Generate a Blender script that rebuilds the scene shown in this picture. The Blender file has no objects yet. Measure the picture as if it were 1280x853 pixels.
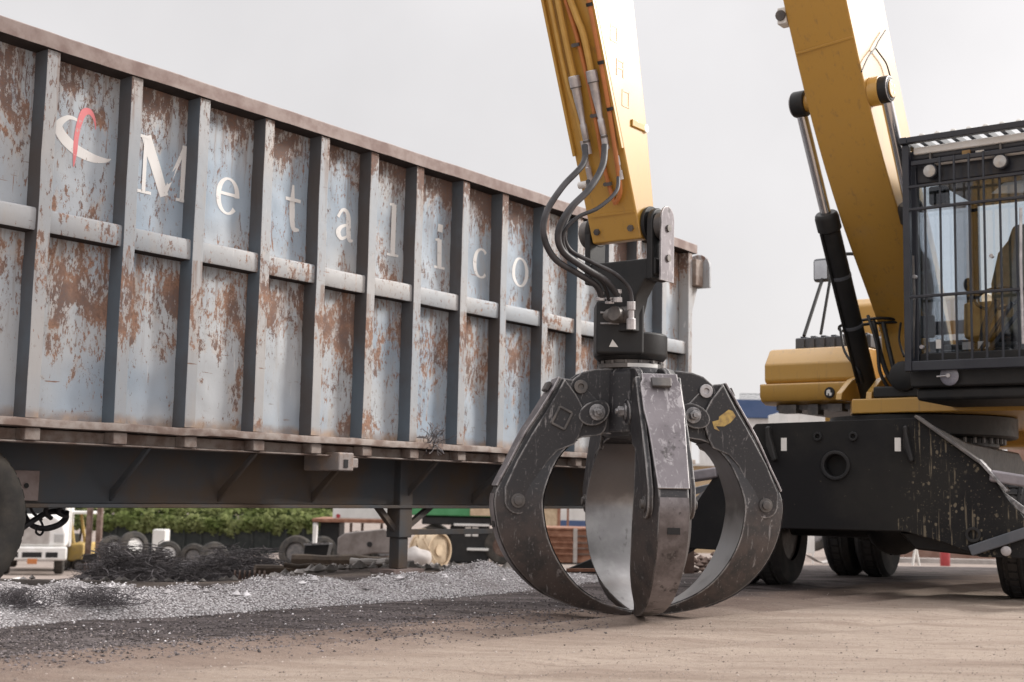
import bpy, math, random
from mathutils import Vector, Matrix, noise
V = Vector
random.seed(7)
scene = bpy.context.scene
COL = scene.collection
# ------------------------------------------------------------------ camera (measured from vanishing points)
FPX, CX, CY, H = 1630.0, 640.0, 426.5, 0.74
_up = V((300, -14300, 1630)).normalized()
_z = V((0, 0, 1))
_F = (_z - _up * _z.dot(_up)).normalized()
_R = V((_F.y * _up.z - _F.z * _up.y, _F.z * _up.x - _F.x * _up.z, _F.x * _up.y - _F.y * _up.x))
if _R.x < 0:
    _R = -_R
EYE = V((0, 0, H))
def ray(px, py):
    c = V(((px - CX) / FPX, (py - CY) / FPX, 1.0))
    return V((_R.dot(c), _F.dot(c), _up.dot(c)))
def at(px, py, depth):
    return EYE + ray(px, py) * depth
def on_z(px, py, z=0.0):
    r = ray(px, py)
    return EYE + r * ((z - H) / r.z)
def on_plane(px, py, o, n):
    r = ray(px, py)
    return EYE + r * ((o - EYE).dot(n) / r.dot(n))
cam_d = bpy.data.cameras.new('camera')
cam = bpy.data.objects.new('camera', cam_d)
COL.objects.link(cam)
cx = V((_R.x, _F.x, _up.x)); cyd = V((_R.y, _F.y, _up.y)); cz = V((_R.z, _F.z, _up.z))
m3 = Matrix((cx, -cyd, -cz)).transposed()
cam.matrix_world = Matrix.Translation(EYE) @ m3.to_4x4()
cam_d.sensor_width = 36
cam_d.lens = FPX / 1280 * 36
cam_d.clip_start = 0.1
cam_d.clip_end = 3000
cam_d.dof.use_dof = True
cam_d.dof.focus_distance = 7.7
cam_d.dof.aperture_fstop = 3.2
scene.camera = cam

# ------------------------------------------------------------------ materials
def new_mat(name):
    m = bpy.data.materials.new(name); m.use_nodes = True
    nt = m.node_tree; nt.nodes.clear()
    return m, nt
class NT:
    """small node helper"""
    def __init__(s, name):
        s.m, s.t = new_mat(name)
        s.out = s.t.nodes.new('ShaderNodeOutputMaterial')
        s.b = s.t.nodes.new('ShaderNodeBsdfPrincipled')
        s.t.links.new(s.b.outputs[0], s.out.inputs[0])
        s.co = s.t.nodes.new('ShaderNodeTexCoord').outputs['Object']
    def n(s, typ, **kw):
        nd = s.t.nodes.new(typ)
        for k, v in kw.items():
            setattr(nd, k, v)
        return nd
    def set(s, sock, v):
        if isinstance(v, bpy.types.NodeSocket):
            s.t.links.new(v, sock)
        elif v is not None:
            if sock.type == 'RGBA' and not hasattr(v, '__len__'):
                v = (v, v, v, 1)
            if sock.type == 'RGBA' and len(v) == 3:
                v = (*v, 1)
            sock.default_value = v
    def math(s, op, a, b=0.0, clamp=False):
        nd = s.n('ShaderNodeMath', operation=op, use_clamp=clamp)
        s.set(nd.inputs[0], a); s.set(nd.inputs[1], b)
        return nd.outputs[0]
    def mapping(s, scale=(1, 1, 1), rot=(0, 0, 0), loc=(0, 0, 0), co=None):
        nd = s.n('ShaderNodeMapping')
        s.set(nd.inputs['Vector'], co or s.co)
        nd.inputs['Scale'].default_value = scale
        nd.inputs['Rotation'].default_value = rot
        nd.inputs['Location'].default_value = loc
        return nd.outputs[0]
    def noise(s, scale, detail=4, rough=.55, co=None, dist=0.0):
        nd = s.n('ShaderNodeTexNoise')
        s.set(nd.inputs['Vector'], co or s.co)
        nd.inputs['Scale'].default_value = scale
        nd.inputs['Detail'].default_value = detail
        nd.inputs['Roughness'].default_value = rough
        nd.inputs['Distortion'].default_value = dist
        return nd.outputs[0]
    def voro(s, scale, co=None, feature='F1', rnd=1.0):
        nd = s.n('ShaderNodeTexVoronoi', feature=feature)
        s.set(nd.inputs['Vector'], co or s.co)
        nd.inputs['Scale'].default_value = scale
        nd.inputs['Randomness'].default_value = rnd
        return nd.outputs[0]
    def step(s, x, a, b):
        nd = s.n('ShaderNodeMapRange', interpolation_type='SMOOTHSTEP')
        s.set(nd.inputs[0], x); nd.inputs[1].default_value = a; nd.inputs[2].default_value = b
        nd.inputs[3].default_value = 0; nd.inputs[4].default_value = 1
        return nd.outputs[0]
    def mix(s, fac, a, b):
        nd = s.n('ShaderNodeMix', data_type='RGBA')
        s.set(nd.inputs[0], fac); s.set(nd.inputs[6], a); s.set(nd.inputs[7], b)
        return nd.outputs[2]
    def mixf(s, fac, a, b):
        nd = s.n('ShaderNodeMix', data_type='FLOAT')
        s.set(nd.inputs[0], fac); s.set(nd.inputs[2], a); s.set(nd.inputs[3], b)
        return nd.outputs[0]
    def sep(s, co=None):
        nd = s.n('ShaderNodeSeparateXYZ'); s.set(nd.inputs[0], co or s.co)
        return nd.outputs
    def bump(s, h, strength=.4, dist=.02):
        nd = s.n('ShaderNodeBump'); s.set(nd.inputs['Height'], h)
        nd.inputs['Strength'].default_value = strength; nd.inputs['Distance'].default_value = dist
        s.t.links.new(nd.outputs[0], s.b.inputs['Normal'])
    def edge(s, radius=.008, lo=.02, hi=.12):
        bv = s.n('ShaderNodeBevel', samples=4); bv.inputs['Radius'].default_value = radius
        ge = s.n('ShaderNodeNewGeometry'); d = s.n('ShaderNodeVectorMath', operation='DOT_PRODUCT')
        s.t.links.new(bv.outputs[0], d.inputs[0]); s.t.links.new(ge.outputs['Normal'], d.inputs[1])
        return s.step(s.math('SUBTRACT', 1.0, d.outputs['Value']), lo, hi)
    def done(s, color, rough=.6, metal=0.0, coat=0.0, coat_r=.1, spec=None):
        s.set(s.b.inputs['Base Color'], color); s.set(s.b.inputs['Roughness'], rough)
        s.set(s.b.inputs['Metallic'], metal); s.set(s.b.inputs['Coat Weight'], coat)
        s.b.inputs['Coat Roughness'].default_value = coat_r
        if spec is not None: s.b.inputs['Specular IOR Level'].default_value = spec
        return s.m
def simple(name, c1, c2=None, scale=6, rough=.6, metal=0, bump=.15, bscale=40, coat=0, dist=.004, coat_r=.1, spec=None):
    k = NT(name)
    c2 = c2 or tuple(x * .75 for x in c1)
    f = k.step(k.noise(scale, 6, .6), .35, .65)
    if bump: k.bump(k.noise(bscale, 4), bump, dist)
    g = k.noise(scale * 5, 4)
    return k.done(k.mix(f, c1, c2), k.mixf(g, max(.05, rough - .12), min(1, rough + .12)), metal, coat, coat_r, spec)

def mat_container(name, rust_bias=0.0, base1=(.54, .56, .575), base2=(.38, .455, .54)):
    k = NT(name)
    sx, sy, sz = k.sep()[0:3]
    big = k.noise(.9, 3, .5)
    paint = k.mix(k.step(big, .35, .65), base1, base2)
    grime = k.noise(3.0, 6, .65, k.mapping((2.2, 1, .5)))
    paint = k.mix(k.math('MULTIPLY', k.step(grime, .52, .78), .6), paint, (.43, .385, .34))
    # panel-wide rust: more of it just under the top rail and in the upper half of each lower panel
    hi = k.step(sz, 3.0, 3.5)
    lo = k.math('MULTIPLY', k.step(sz, 1.35, 2.0), k.math('SUBTRACT', 1.0, k.step(sz, 2.1, 2.4)))
    bias = k.math('ADD', k.math('MULTIPLY', hi, .10), k.math('MULTIPLY', lo, .065))
    amt = k.math('MULTIPLY', k.math('SUBTRACT', k.noise(1.15, 2, .5, k.mapping((1, 1, 1.3), (0, 0, 0), (4.3, 0, 2.1))), .5), .34)
    bias = k.math('ADD', bias, amt)
    patch = k.noise(2.0, 9, .70, k.mapping((1.35, 1, .75)), .8)
    brk = k.math('MULTIPLY', k.math('SUBTRACT', k.noise(21, 8, .8, k.mapping((1.3, 1, .55))), .5), .80)
    r1 = k.step(k.math('ADD', k.math('ADD', patch, bias), brk), .610 - rust_bias, .628 - rust_bias)
    streak = k.noise(8.0, 9, .75, k.mapping((2.0, 1, .42), (0, .12, 0)), .9)
    zone = k.noise(1.1, 3, .5)
    r2 = k.step(k.math('ADD', streak, k.math('MULTIPLY', zone, .18)), .715 - rust_bias, .735 - rust_bias)
    chips = k.noise(34, 6, .75, k.mapping((1.3, 1, .45)))
    r3 = k.step(k.math('ADD', chips, k.math('ADD', k.math('MULTIPLY', zone, .24), k.math('MULTIPLY', bias, .7))), .745 - rust_bias, .765 - rust_bias)
    scr = k.noise(9, 4, .6, k.mapping((.35, 1, 5.0), (0, .45, 0)), .3)
    r4 = k.step(scr, .695, .715)
    scr3 = k.noise(8, 5, .65, k.mapping((.4, 1, 4.2), (0, -.35, 0), (3, 0, 5)), .5)
    r6 = k.math('MULTIPLY', k.step(scr3, .68, .70), k.step(k.noise(2.5, 3), .42, .55))
    scr2 = k.noise(11, 4, .6, k.mapping((6.0, 1, .3), (0, .08, 0)), .2)
    r5 = k.step(scr2, .70, .72)
    rust = k.math('MAXIMUM', k.math('MAXIMUM', k.math('MAXIMUM', r1, r6), r2), k.math('MAXIMUM', r3, r4))
    # rust runs washed down from the rails
    run = k.noise(15, 5, .65, k.mapping((1.0, 1, .055)))
    fall = k.math('MAXIMUM', k.step(sz, 2.65, 3.5), k.math('MULTIPLY', k.step(sz, 1.35, 2.3), k.math('SUBTRACT', 1.0, k.step(sz, 2.31, 2.33))))
    runs = k.math('MULTIPLY', k.step(k.math('ADD', run, k.math('MULTIPLY', fall, .10)), .56, .70), fall)
    paint = k.mix(k.math('MULTIPLY', runs, .75), paint, (.245, .175, .14))
    warm = k.step(k.math('ADD', k.noise(5, 5), k.math('MULTIPLY', hi, -.25)), .36, .6)
    rcol = k.mix(warm, (.15, .095, .08), (.34, .18, .11))
    rcol = k.mix(k.step(k.noise(50, 3), .4, .7), rcol, (.20, .10, .065))
    c = k.mix(k.math('MULTIPLY', r5, .6), paint, (.72, .71, .69))
    # pale flaking paint round the rust
    halo = k.step(k.math('ADD', patch, bias), .57 - rust_bias, .62 - rust_bias)
    c = k.mix(k.math('MULTIPLY', halo, .6), c, (.53, .475, .44))
    foot = k.math('SUBTRACT', 1.0, k.step(k.math('ADD', sz, k.math('MULTIPLY', k.noise(9, 5), .10)), 1.19, 1.26))
    c = k.mix(k.math('MULTIPLY', rust, .88), c, rcol)
    c = k.mix(k.math('MULTIPLY', foot, .85), c, k.mix(k.step(k.noise(6, 4), .4, .6), (.42, .30, .22), (.28, .235, .215)))
    k.bump(k.math('SUBTRACT', k.noise(14, 6), k.math('MULTIPLY', rust, .5)), .35, .006)
    return k.done(c, k.mixf(rust, .55, .9), 0, 0, .1, .35)
M = {}
M['panel'] = mat_container('rusted_panel_paint', .025, (.51, .53, .55), (.35, .425, .51))
M['post'] = mat_container('post_paint', -.002, (.45, .44, .435), (.365, .395, .43))
M['toprail'] = simple('rusty_rail', (.23, .165, .15), (.35, .285, .265), 5, .8, 0, .4, 30)
M['flange'] = simple('dirty_flange', (.36, .31, .28), (.20, .14, .115), 7, .85, 0, .4, 30)
M['chassis'] = simple('chassis_grey', (.095, .102, .112), (.135, .10, .075), 1.6, .8, 0, .3, 20, spec=.2)
M['railshade'] = simple('painted_rail_shade', (.04, .033, .031), (.06, .05, .047), 3, .85, 0, .3, 20, spec=.1)  # shadow under the rails, painted in as a dark brown
M['postside'] = simple('dark_post_side', (.105, .092, .088), (.135, .17, .205), .55, .8, 0, .3, 20, spec=.2)  # unfaded blue paint and rust, with side shade mixed into the colour
M['letter'] = None
k = NT('white_lettering'); w = k.step(k.math('ADD', k.noise(22, 8, .75, k.mapping((1.3, 1, .6))), k.math('MULTIPLY', k.noise(2, 2), .12)), .66, .70)
M['letter'] = k.done(k.mix(w, (.84, .83, .82), (.36, .33, .315)), .7, spec=.2)
k = NT('red_lettering'); w = k.step(k.noise(26, 6, .7), .56, .66)
M['redletter'] = k.done(k.mix(w, (.78, .22, .24), (.6, .45, .44)), .6)
M['rubber'] = simple('black_rubber', (.028, .028, .03), (.055, .05, .047), 5, .85, 0, .3, 50)
M['tread'] = simple('dusty_tread', (.032, .03, .028), (.075, .065, .055), 4, .9, 0, .3, 40)
M['hose'] = simple('hose_rubber', (.022, .021, .024), (.05, .047, .052), 9, .5, 0, .1, 60)
k = NT('yellow_paint')
dirt = k.step(k.noise(2.2, 7, .62), .5, .8)
yc = k.mix(k.math('MULTIPLY', dirt, .4), (.52, .29, .050), (.42, .275, .115))
yc = k.mix(k.math('MULTIPLY', k.step(k.noise(20, 6, .7, k.mapping((1, 1, .10))), .55, .70), .5), yc, (.25, .15, .065))
yc = k.mix(k.math('MULTIPLY', k.step(k.noise(48, 5, .75), .66, .70), .6), yc, (.10, .07, .045))
k.bump(k.noise(60, 3), .05, .002)
M['yellow'] = k.done(yc, k.mixf(k.noise(7, 5), .36, .5), 0, .8, .32)
M['yellowpipe'] = simple('yellow_pipe', (.60, .36, .09), (.52, .30, .07), 9, .4, 0, .05, 60, .3)
M['orange'] = simple('orange_hose', (.56, .20, .06), (.46, .17, .06), 9, .5, 0, .05, 60)
M['cabblack'] = simple('cab_paint', (.016, .018, .027), (.025, .028, .037), 4, .42, 0, .1, 60, .1)
M['black'] = simple('black_paint', (.013, .0135, .015), (.022, .021, .021), 4, .5, 0, .15, 50, 0, spec=.35)
M['greyplastic'] = simple('grey_plastic', (.075, .085, .10), (.1, .105, .12), 6, .5, 0, .1, 50)
M['steel'] = simple('bare_steel', (.62, .60, .60), (.42, .40, .41), 12, .42, .55, .2, 60)
M['chrome'] = simple('cylinder_rod', (.62, .62, .63), (.5, .5, .52), 3, .2, 1, .02, 60)
M['darksteel'] = simple('dark_steel', (.09, .085, .085), (.16, .145, .135), 9, .5, .4, .3, 40)
M['white'] = simple('white_paint', (.78, .77, .75), (.66, .64, .61), 3, .5, 0, .05, 30)
M['seat'] = simple('olive_seat', (.15, .135, .095), (.21, .185, .13), 9, .8, 0, .3, 60)
M['brown'] = simple('brown_seat', (.33, .21, .085), (.26, .15, .06), 9, .7, 0, .2, 60)
M['lens'] = simple('lamp_lens', (.50, .50, .49), (.40, .40, .40), 20, .2, .2, .1, 90, .5)
k = NT('black_wear_steel')      # grapple arms: black paint worn through towards the tips
sx, sy, sz = k.sep()[0:3]
wear = k.math('ADD', k.step(sz, 1.15, .2), k.math('MULTIPLY', k.noise(5, 7, .7), .9))
wm = k.step(wear, .66, 1.35)
worn = k.mix(k.step(k.noise(7, 6, .65), .4, .66), (.092, .074, .068), (.05, .047, .047))
scra = k.math('MAXIMUM', k.step(k.noise(16, 6, .7, k.mapping((1, 1, .35), (.5, .3, 0)), .8), .62, .67), k.step(k.noise(26, 6, .7, k.mapping((1, 1, .12), (.1, .05, 0)), .5), .61, .67))
c = k.mix(wm, (.026, .025, .028), worn)
c = k.mix(k.math('MULTIPLY', scra, .55), c, (.35, .33, .33))
c = k.mix(k.math('MULTIPLY', k.step(k.noise(70, 3), .62, .7), .3), c, (.3, .27, .25))
c = k.mix(k.math('MULTIPLY', k.edge(.014, .006, .05), k.math('MULTIPLY', k.step(k.noise(8, 6, .7), .36, .56), .8)), c, (.52, .50, .49))
k.bump(k.noise(35, 6), .25, .004)
M['tine'] = k.done(c, k.mixf(k.noise(12, 4), .38, .62), k.math('MULTIPLY', wm, .45))
k = NT('scratched_cover_plate')
s1 = k.step(k.noise(9, 7, .72, k.mapping((1.4, 1.4, .5), (.6, .4, .2)), 1.1), .55, .62)
s2 = k.step(k.noise(22, 6, .7, k.mapping((1.2, 1.2, .5), (-.7, .3, .5)), .9), .58, .64)
pl = k.mix(k.step(k.noise(3.5, 4), .35, .65), (.125, .11, .118), (.20, .18, .19))
pl = k.mix(k.math('MULTIPLY', k.math('MAXIMUM', s1, s2), .6), pl, (.44, .415, .42))
pl = k.mix(k.math('MULTIPLY', k.step(k.noise(6, 6, .7), .58, .67), .8), pl, (.06, .053, .052))
pl = k.mix(k.math('MULTIPLY', k.edge(.012, .006, .05), k.math('MULTIPLY', k.step(k.noise(8, 6, .7), .34, .52), .8)), pl, (.55, .53, .53))
k.bump(k.noise(40, 5), .2, .003)
M['cover'] = k.done(pl, .45, .5)
k = NT('polished_wear_plate')
bl = k.mix(k.step(k.noise(2.6, 5, .6), .38, .66), (.52, .51, .505), (.33, .32, .32))
up_ = k.step(k.math('ADD', k.sep()[2], k.math('MULTIPLY', k.noise(4, 5), .35)), .72, .90)
bl = k.mix(k.math('MULTIPLY', up_, .85), bl, (.15, .14, .14))
bl = k.mix(k.math('MULTIPLY', k.step(k.noise(13, 6, .7, k.mapping((1, 1, .4))), .62, .68), .5), bl, (.16, .15, .145))
k.bump(k.noise(45, 5), .12, .003)
M['polish'] = k.done(bl, k.mixf(k.noise(9, 4), .26, .45), .85)
k = NT('mud_splashed_black')   # blade plate with dried mud drips
sx, sy, sz = k.sep()[0:3]
reg = k.step(k.math('ADD', sy, k.math('MULTIPLY', k.noise(3, 3), .45)), .20, 1.15)
v1 = k.voro(24, k.mapping((1, 1, .75)))
sp = k.math('SUBTRACT', 1.0, k.step(k.math('ADD', v1, k.math('MULTIPLY', k.noise(7, 5), .6)), .49, .56))
drip = k.step(k.noise(38, 3, .5, k.mapping((1, 1, .04))), .585, .64)
drip = k.math('MULTIPLY', drip, k.step(k.noise(4.5, 4), .42, .52))
fine = k.step(k.noise(60, 4, .65), .635, .67)
clus = k.step(k.noise(4.2, 4, .6), .44, .56)
sp = k.math('MULTIPLY', sp, clus)
reg = k.step(k.math('ADD', reg, k.math('MULTIPLY', k.math('SUBTRACT', k.noise(13, 4, .7), .5), 1.6)), .45, .60)
mud = k.math('MULTIPLY', k.math('MAXIMUM', sp, k.math('MAXIMUM', drip, fine)), reg)
few = k.math('MULTIPLY', k.step(k.noise(38, 3, .6), .70, .73), .5)
c = k.mix(k.step(k.noise(1.5, 6), .4, .65), (.013, .013, .0145), (.024, .023, .022))
c = k.mix(k.math('MULTIPLY', k.math('MAXIMUM', mud, few), .55), c, (.25, .21, .15))
k.bump(k.noise(40, 4), .15, .003)
M['mudplate'] = k.done(c, .6, spec=.15)
k = NT('cab_glass')
lw = k.n('ShaderNodeLayerWeight'); lw.inputs[0].default_value = .25
tr = k.n('ShaderNodeBsdfTransparent'); tr.inputs[0].default_value = (.83, .86, .88, 1)
gl = k.n('ShaderNodeBsdfGlossy'); gl.inputs['Roughness'].default_value = .03; gl.inputs[0].default_value = (.95, .95, 1, 1)
ms = k.n('ShaderNodeMixShader')
k.t.links.new(k.math('ADD', k.math('MULTIPLY', lw.outputs['Fresnel'], .35), .03), ms.inputs[0])
k.t.links.new(tr.outputs[0], ms.inputs[1]); k.t.links.new(gl.outputs[0], ms.inputs[2])
k.t.links.new(ms.outputs[0], k.out.inputs[0])
M['glass'] = k.m

# ------------------------------------------------------------------ mesh builder
class MB:
    def __init__(s): s.v = []; s.f = []
    def add(s, vs, fs):
        b = len(s.v); s.v += [V(p) for p in vs]; s.f += [tuple(b + i for i in f) for f in fs]
        return s
    def box(s, lo, hi):
        x0, y0, z0 = lo; x1, y1, z1 = hi
        return s.add([(x0,y0,z0),(x1,y0,z0),(x1,y1,z0),(x0,y1,z0),(x0,y0,z1),(x1,y0,z1),(x1,y1,z1),(x0,y1,z1)],
              [(0,3,2,1),(4,5,6,7),(0,1,5,4),(1,2,6,5),(2,3,7,6),(3,0,4,7)])
    def bar(s, p, q, w, h, up=(0, 0, 1)):
        p, q = V(p), V(q); d = (q - p).normalized(); u = V(up)
        if abs(d.dot(u.normalized())) > .98: u = V((0, 1, 0)) if abs(d.y) < .9 else V((1, 0, 0))
        r = d.cross(u).normalized(); u = r.cross(d)
        vs = []
        for o in (p, q):
            vs += [o - r*w/2 - u*h/2, o + r*w/2 - u*h/2, o + r*w/2 + u*h/2, o - r*w/2 + u*h/2]
        return s.add(vs, [(0,1,2,3),(7,6,5,4),(4,5,1,0),(5,6,2,1),(6,7,3,2),(7,4,0,3)])
    def tube(s, pts, r, n=8, closed=False):
        pts = [V(p) for p in pts]; N = len(pts)
        rs = r if hasattr(r, '__len__') else [r] * N
        t0 = (pts[1] - pts[0]).normalized()
        a = t0.orthogonal().normalized(); vs = []
        for i, p in enumerate(pts):
            t = (pts[min(i+1, N-1)] - pts[max(i-1, 0)]).normalized()
            a = (a - t * a.dot(t)).normalized(); b = t.cross(a)
            for j in range(n):
                an = 2*math.pi*j/n
                vs.append(p + (a*math.cos(an) + b*math.sin(an)) * rs[i])
        fs = []
        for i in range(N-1):
            for j in range(n):
                k = (j+1) % n
                fs.append((i*n+j, i*n+k, (i+1)*n+k, (i+1)*n+j))
        fs.append(tuple(range(n-1, -1, -1))); fs.append(tuple((N-1)*n + j for j in range(n)))
        return s.add(vs, fs)
    def cyl(s, p, q, r, n=20, r2=None):
        return s.tube([p, q], [r, r if r2 is None else r2], n)
    def lathe(s, prof, o, ax, n=24, cap=True):
        """prof: (radius, height along ax)"""
        o, ax = V(o), V(ax).normalized(); a = ax.orthogonal().normalized(); b = ax.cross(a)
        vs = []
        for r, h in prof:
            for j in range(n):
                an = 2*math.pi*j/n
                vs.append(o + ax*h + (a*math.cos(an) + b*math.sin(an)) * r)
        fs = []
        for i in range(len(prof)-1):
            for j in range(n):
                k = (j+1) % n
                fs.append((i*n+j, i*n+k, (i+1)*n+k, (i+1)*n+j))
        if cap: fs.append(tuple(range(n-1, -1, -1))); fs.append(tuple((len(prof)-1)*n + j for j in range(n)))
        return s.add(vs, fs)
    def prism(s, poly, fn, thick):
        """poly: 2-D outline, fn maps it to 3-D, thick: extrusion vector"""
        t = V(thick); P = [V(fn(*p)) for p in poly]; n = len(P)
        vs = P + [p + t for p in P]
        fs = [tuple(range(n)), tuple(range(2*n-1, n-1, -1))]
        for i in range(n):
            k = (i+1) % n; fs.append((i, n+i, n+k, k))
        return s.add(vs, fs)
    def ball(s, c, r, n=12, m=8, sq=(1, 1, 1)):
        c = V(c); vs = []; fs = []
        for i in range(m+1):
            ph = math.pi*i/m
            for j in range(n):
                th = 2*math.pi*j/n
                vs.append(c + V((r*sq[0]*math.sin(ph)*math.cos(th), r*sq[1]*math.sin(ph)*math.sin(th), r*sq[2]*math.cos(ph))))
        for i in range(m):
            for j in range(n):
                k = (j+1) % n; fs.append((i*n+j, (i+1)*n+j, (i+1)*n+k, i*n+k))
        return s.add(vs, fs)
    def build(s, name, mat, parent=None, bevel=0.0, smooth=35, seg=2, fix=True):
        me = bpy.data.meshes.new(name)
        me.from_pydata([tuple(p) for p in s.v], [], s.f)
        me.materials.append(mat)
        if fix:
            import bmesh
            bm = bmesh.new(); bm.from_mesh(me); bmesh.ops.recalc_face_normals(bm, faces=bm.faces); bm.to_mesh(me); bm.free()
        if smooth:
            me.shade_smooth(); me.set_sharp_from_angle(angle=math.radians(smooth))
        o = bpy.data.objects.new(name, me); COL.objects.link(o)
        if parent: o.parent = parent
        if bevel:
            b = o.modifiers.new('edge', 'BEVEL'); b.width = bevel; b.segments = seg; b.limit_method = 'ANGLE'; b.angle_limit = math.radians(35)
            b.harden_normals = True
        return o
def smooth_path(pts, n=8):
    pts = [V(p) for p in pts]; out = []
    for i in range(len(pts)-1):
        p0 = pts[max(i-1, 0)]; p1 = pts[i]; p2 = pts[i+1]; p3 = pts[min(i+2, len(pts)-1)]
        for k in range(n):
            t = k/n
            out.append(.5*((2*p1) + (p2-p0)*t + (2*p0-5*p1+4*p2-p3)*t*t + (3*p1-p0-3*p2+p3)*t**3))
    out.append(pts[-1]); return out
def tag(o, label=None, cat=None, group=None, kind=None):
    if label: o['label'] = label
    if cat: o['category'] = cat
    if group: o['group'] = group
    if kind: o['kind'] = kind
    return o
def thing(name, label, cat, loc=(0, 0, 0), xdir=(1, 0, 0), group=None):
    """an Empty at the thing's base; its local x axis points along xdir on the ground"""
    o = bpy.data.objects.new(name, None); COL.objects.link(o)
    o.empty_display_size = .3
    x = V(xdir); x.z = 0; x.normalize(); y = V((-x.y, x.x, 0))
    o.matrix_world = Matrix.Translation(V(loc)) @ Matrix((x, y, V((0, 0, 1)))).transposed().to_4x4()
    return tag(o, label, cat, group)
def loc_in(o, w): return o.matrix_world.inverted() @ V(w)

# ------------------------------------------------------------------ light
SUN = V((.88, .33, .50)).normalized()
w = bpy.data.worlds.new('World'); scene.world = w; w.use_nodes = True
nt = w.node_tree; nt.nodes.clear()
out = nt.nodes.new('ShaderNodeOutputWorld'); bg = nt.nodes.new('ShaderNodeBackground'); nt.links.new(bg.outputs[0], out.inputs[0])
sky = nt.nodes.new('ShaderNodeTexSky'); sky.sky_type = 'NISHITA'; sky.sun_disc = False
sky.sun_elevation = math.asin(SUN.z); sky.sun_rotation = math.atan2(SUN.x, SUN.y); sky.dust_density = 4
tc = nt.nodes.new('ShaderNodeTexCoord'); sp = nt.nodes.new('ShaderNodeSeparateXYZ'); nt.links.new(tc.outputs['Generated'], sp.inputs[0])
# overcast dome: about three times brighter overhead than at the horizon
mr = nt.nodes.new('ShaderNodeMapRange'); nt.links.new(sp.outputs[2], mr.inputs[0])
mr.inputs[1].default_value = .38; mr.inputs[2].default_value = 1; mr.inputs[3].default_value = 6.15; mr.inputs[4].default_value = 16.0
cn = nt.nodes.new('ShaderNodeTexNoise'); nt.links.new(tc.outputs['Generated'], cn.inputs[0]); cn.inputs['Scale'].default_value = 3.4; cn.inputs['Detail'].default_value = 5
cm = nt.nodes.new('ShaderNodeMapRange'); nt.links.new(cn.outputs[0], cm.inputs[0]); cm.inputs[1].default_value = .3; cm.inputs[2].default_value = .7; cm.inputs[3].default_value = .90; cm.inputs[4].default_value = 1.07
mu = nt.nodes.new('ShaderNodeMath'); mu.operation = 'MULTIPLY'; nt.links.new(mr.outputs[0], mu.inputs[0]); nt.links.new(cm.outputs[0], mu.inputs[1])
# thin cloud glows round the veiled sun
dt = nt.nodes.new('ShaderNodeVectorMath'); dt.operation = 'DOT_PRODUCT'; nt.links.new(tc.outputs['Generated'], dt.inputs[0]); dt.inputs[1].default_value = SUN
mxm = nt.nodes.new('ShaderNodeMath'); mxm.operation = 'MAXIMUM'; nt.links.new(dt.outputs['Value'], mxm.inputs[0]); mxm.inputs[1].default_value = 0
pw = nt.nodes.new('ShaderNodeMath'); pw.operation = 'POWER'; nt.links.new(mxm.outputs[0], pw.inputs[0]); pw.inputs[1].default_value = 6
ga = nt.nodes.new('ShaderNodeMath'); ga.operation = 'MULTIPLY_ADD'; nt.links.new(pw.outputs[0], ga.inputs[0]); ga.inputs[1].default_value = 7.5; nt.links.new(mu.outputs[0], ga.inputs[2]); mu = ga
vm = nt.nodes.new('ShaderNodeVectorMath'); vm.operation = 'SCALE'; vm.inputs[0].default_value = (1.0, .972, .974); nt.links.new(mu.outputs[0], vm.inputs['Scale'])
mx = nt.nodes.new('ShaderNodeMix'); mx.data_type = 'RGBA'; mx.inputs[0].default_value = .93
nt.links.new(sky.outputs[0], mx.inputs[6]); nt.links.new(vm.outputs[0], mx.inputs[7]); nt.links.new(mx.outputs[2], bg.inputs[0])
bg.inputs[1].default_value = .115
sd = bpy.data.lights.new('sun', 'SUN'); sd.energy = 2.8; sd.angle = math.radians(13); sd.color = (1.0, .955, .90)
so = bpy.data.objects.new('sun', sd); COL.objects.link(so)
so.rotation_euler = SUN.to_track_quat('Z', 'Y').to_euler(); so.location = (20, 8, 14)
vs_ = scene.view_settings; vs_.view_transform = 'Standard'; vs_.look = 'None'; vs_.gamma = 1; vs_.exposure = .28; vs_.use_curve_mapping = False
scene.cycles.max_bounces = 6; scene.cycles.transparent_max_bounces = 12
try: scene.cycles.use_denoising = True
except Exception: pass
# ------------------------------------------------------------------ scrap trailer (local x along it, y inward, z up)
D = V((.604, .797, 0)).normalized()
NN = V((D.y, -D.x, 0))
TA = V((-3.007, 8.211, 0))
trailer = thing('scrap_trailer', 'long rusty grey-blue scrap trailer with ribbed sides lettered Metalico', 'trailer', TA, D)
def tr_px(px, py, y): # pixel -> (x, z) on the lengthwise plane at inward offset y
    p = on_plane(px, py, TA - NN * y, NN); q = loc_in(trailer, p)
    return q.x, q.z
bpy.context.view_layer.update()
POSTS = [-1.26, -.63, .0, .655, 1.245, 1.879, 2.469, 3.042, 3.622, 4.256, 4.837, 5.508, 6.10, 6.69, 7.24, 7.79]
X0, X1 = -1.9, 8.36
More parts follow.
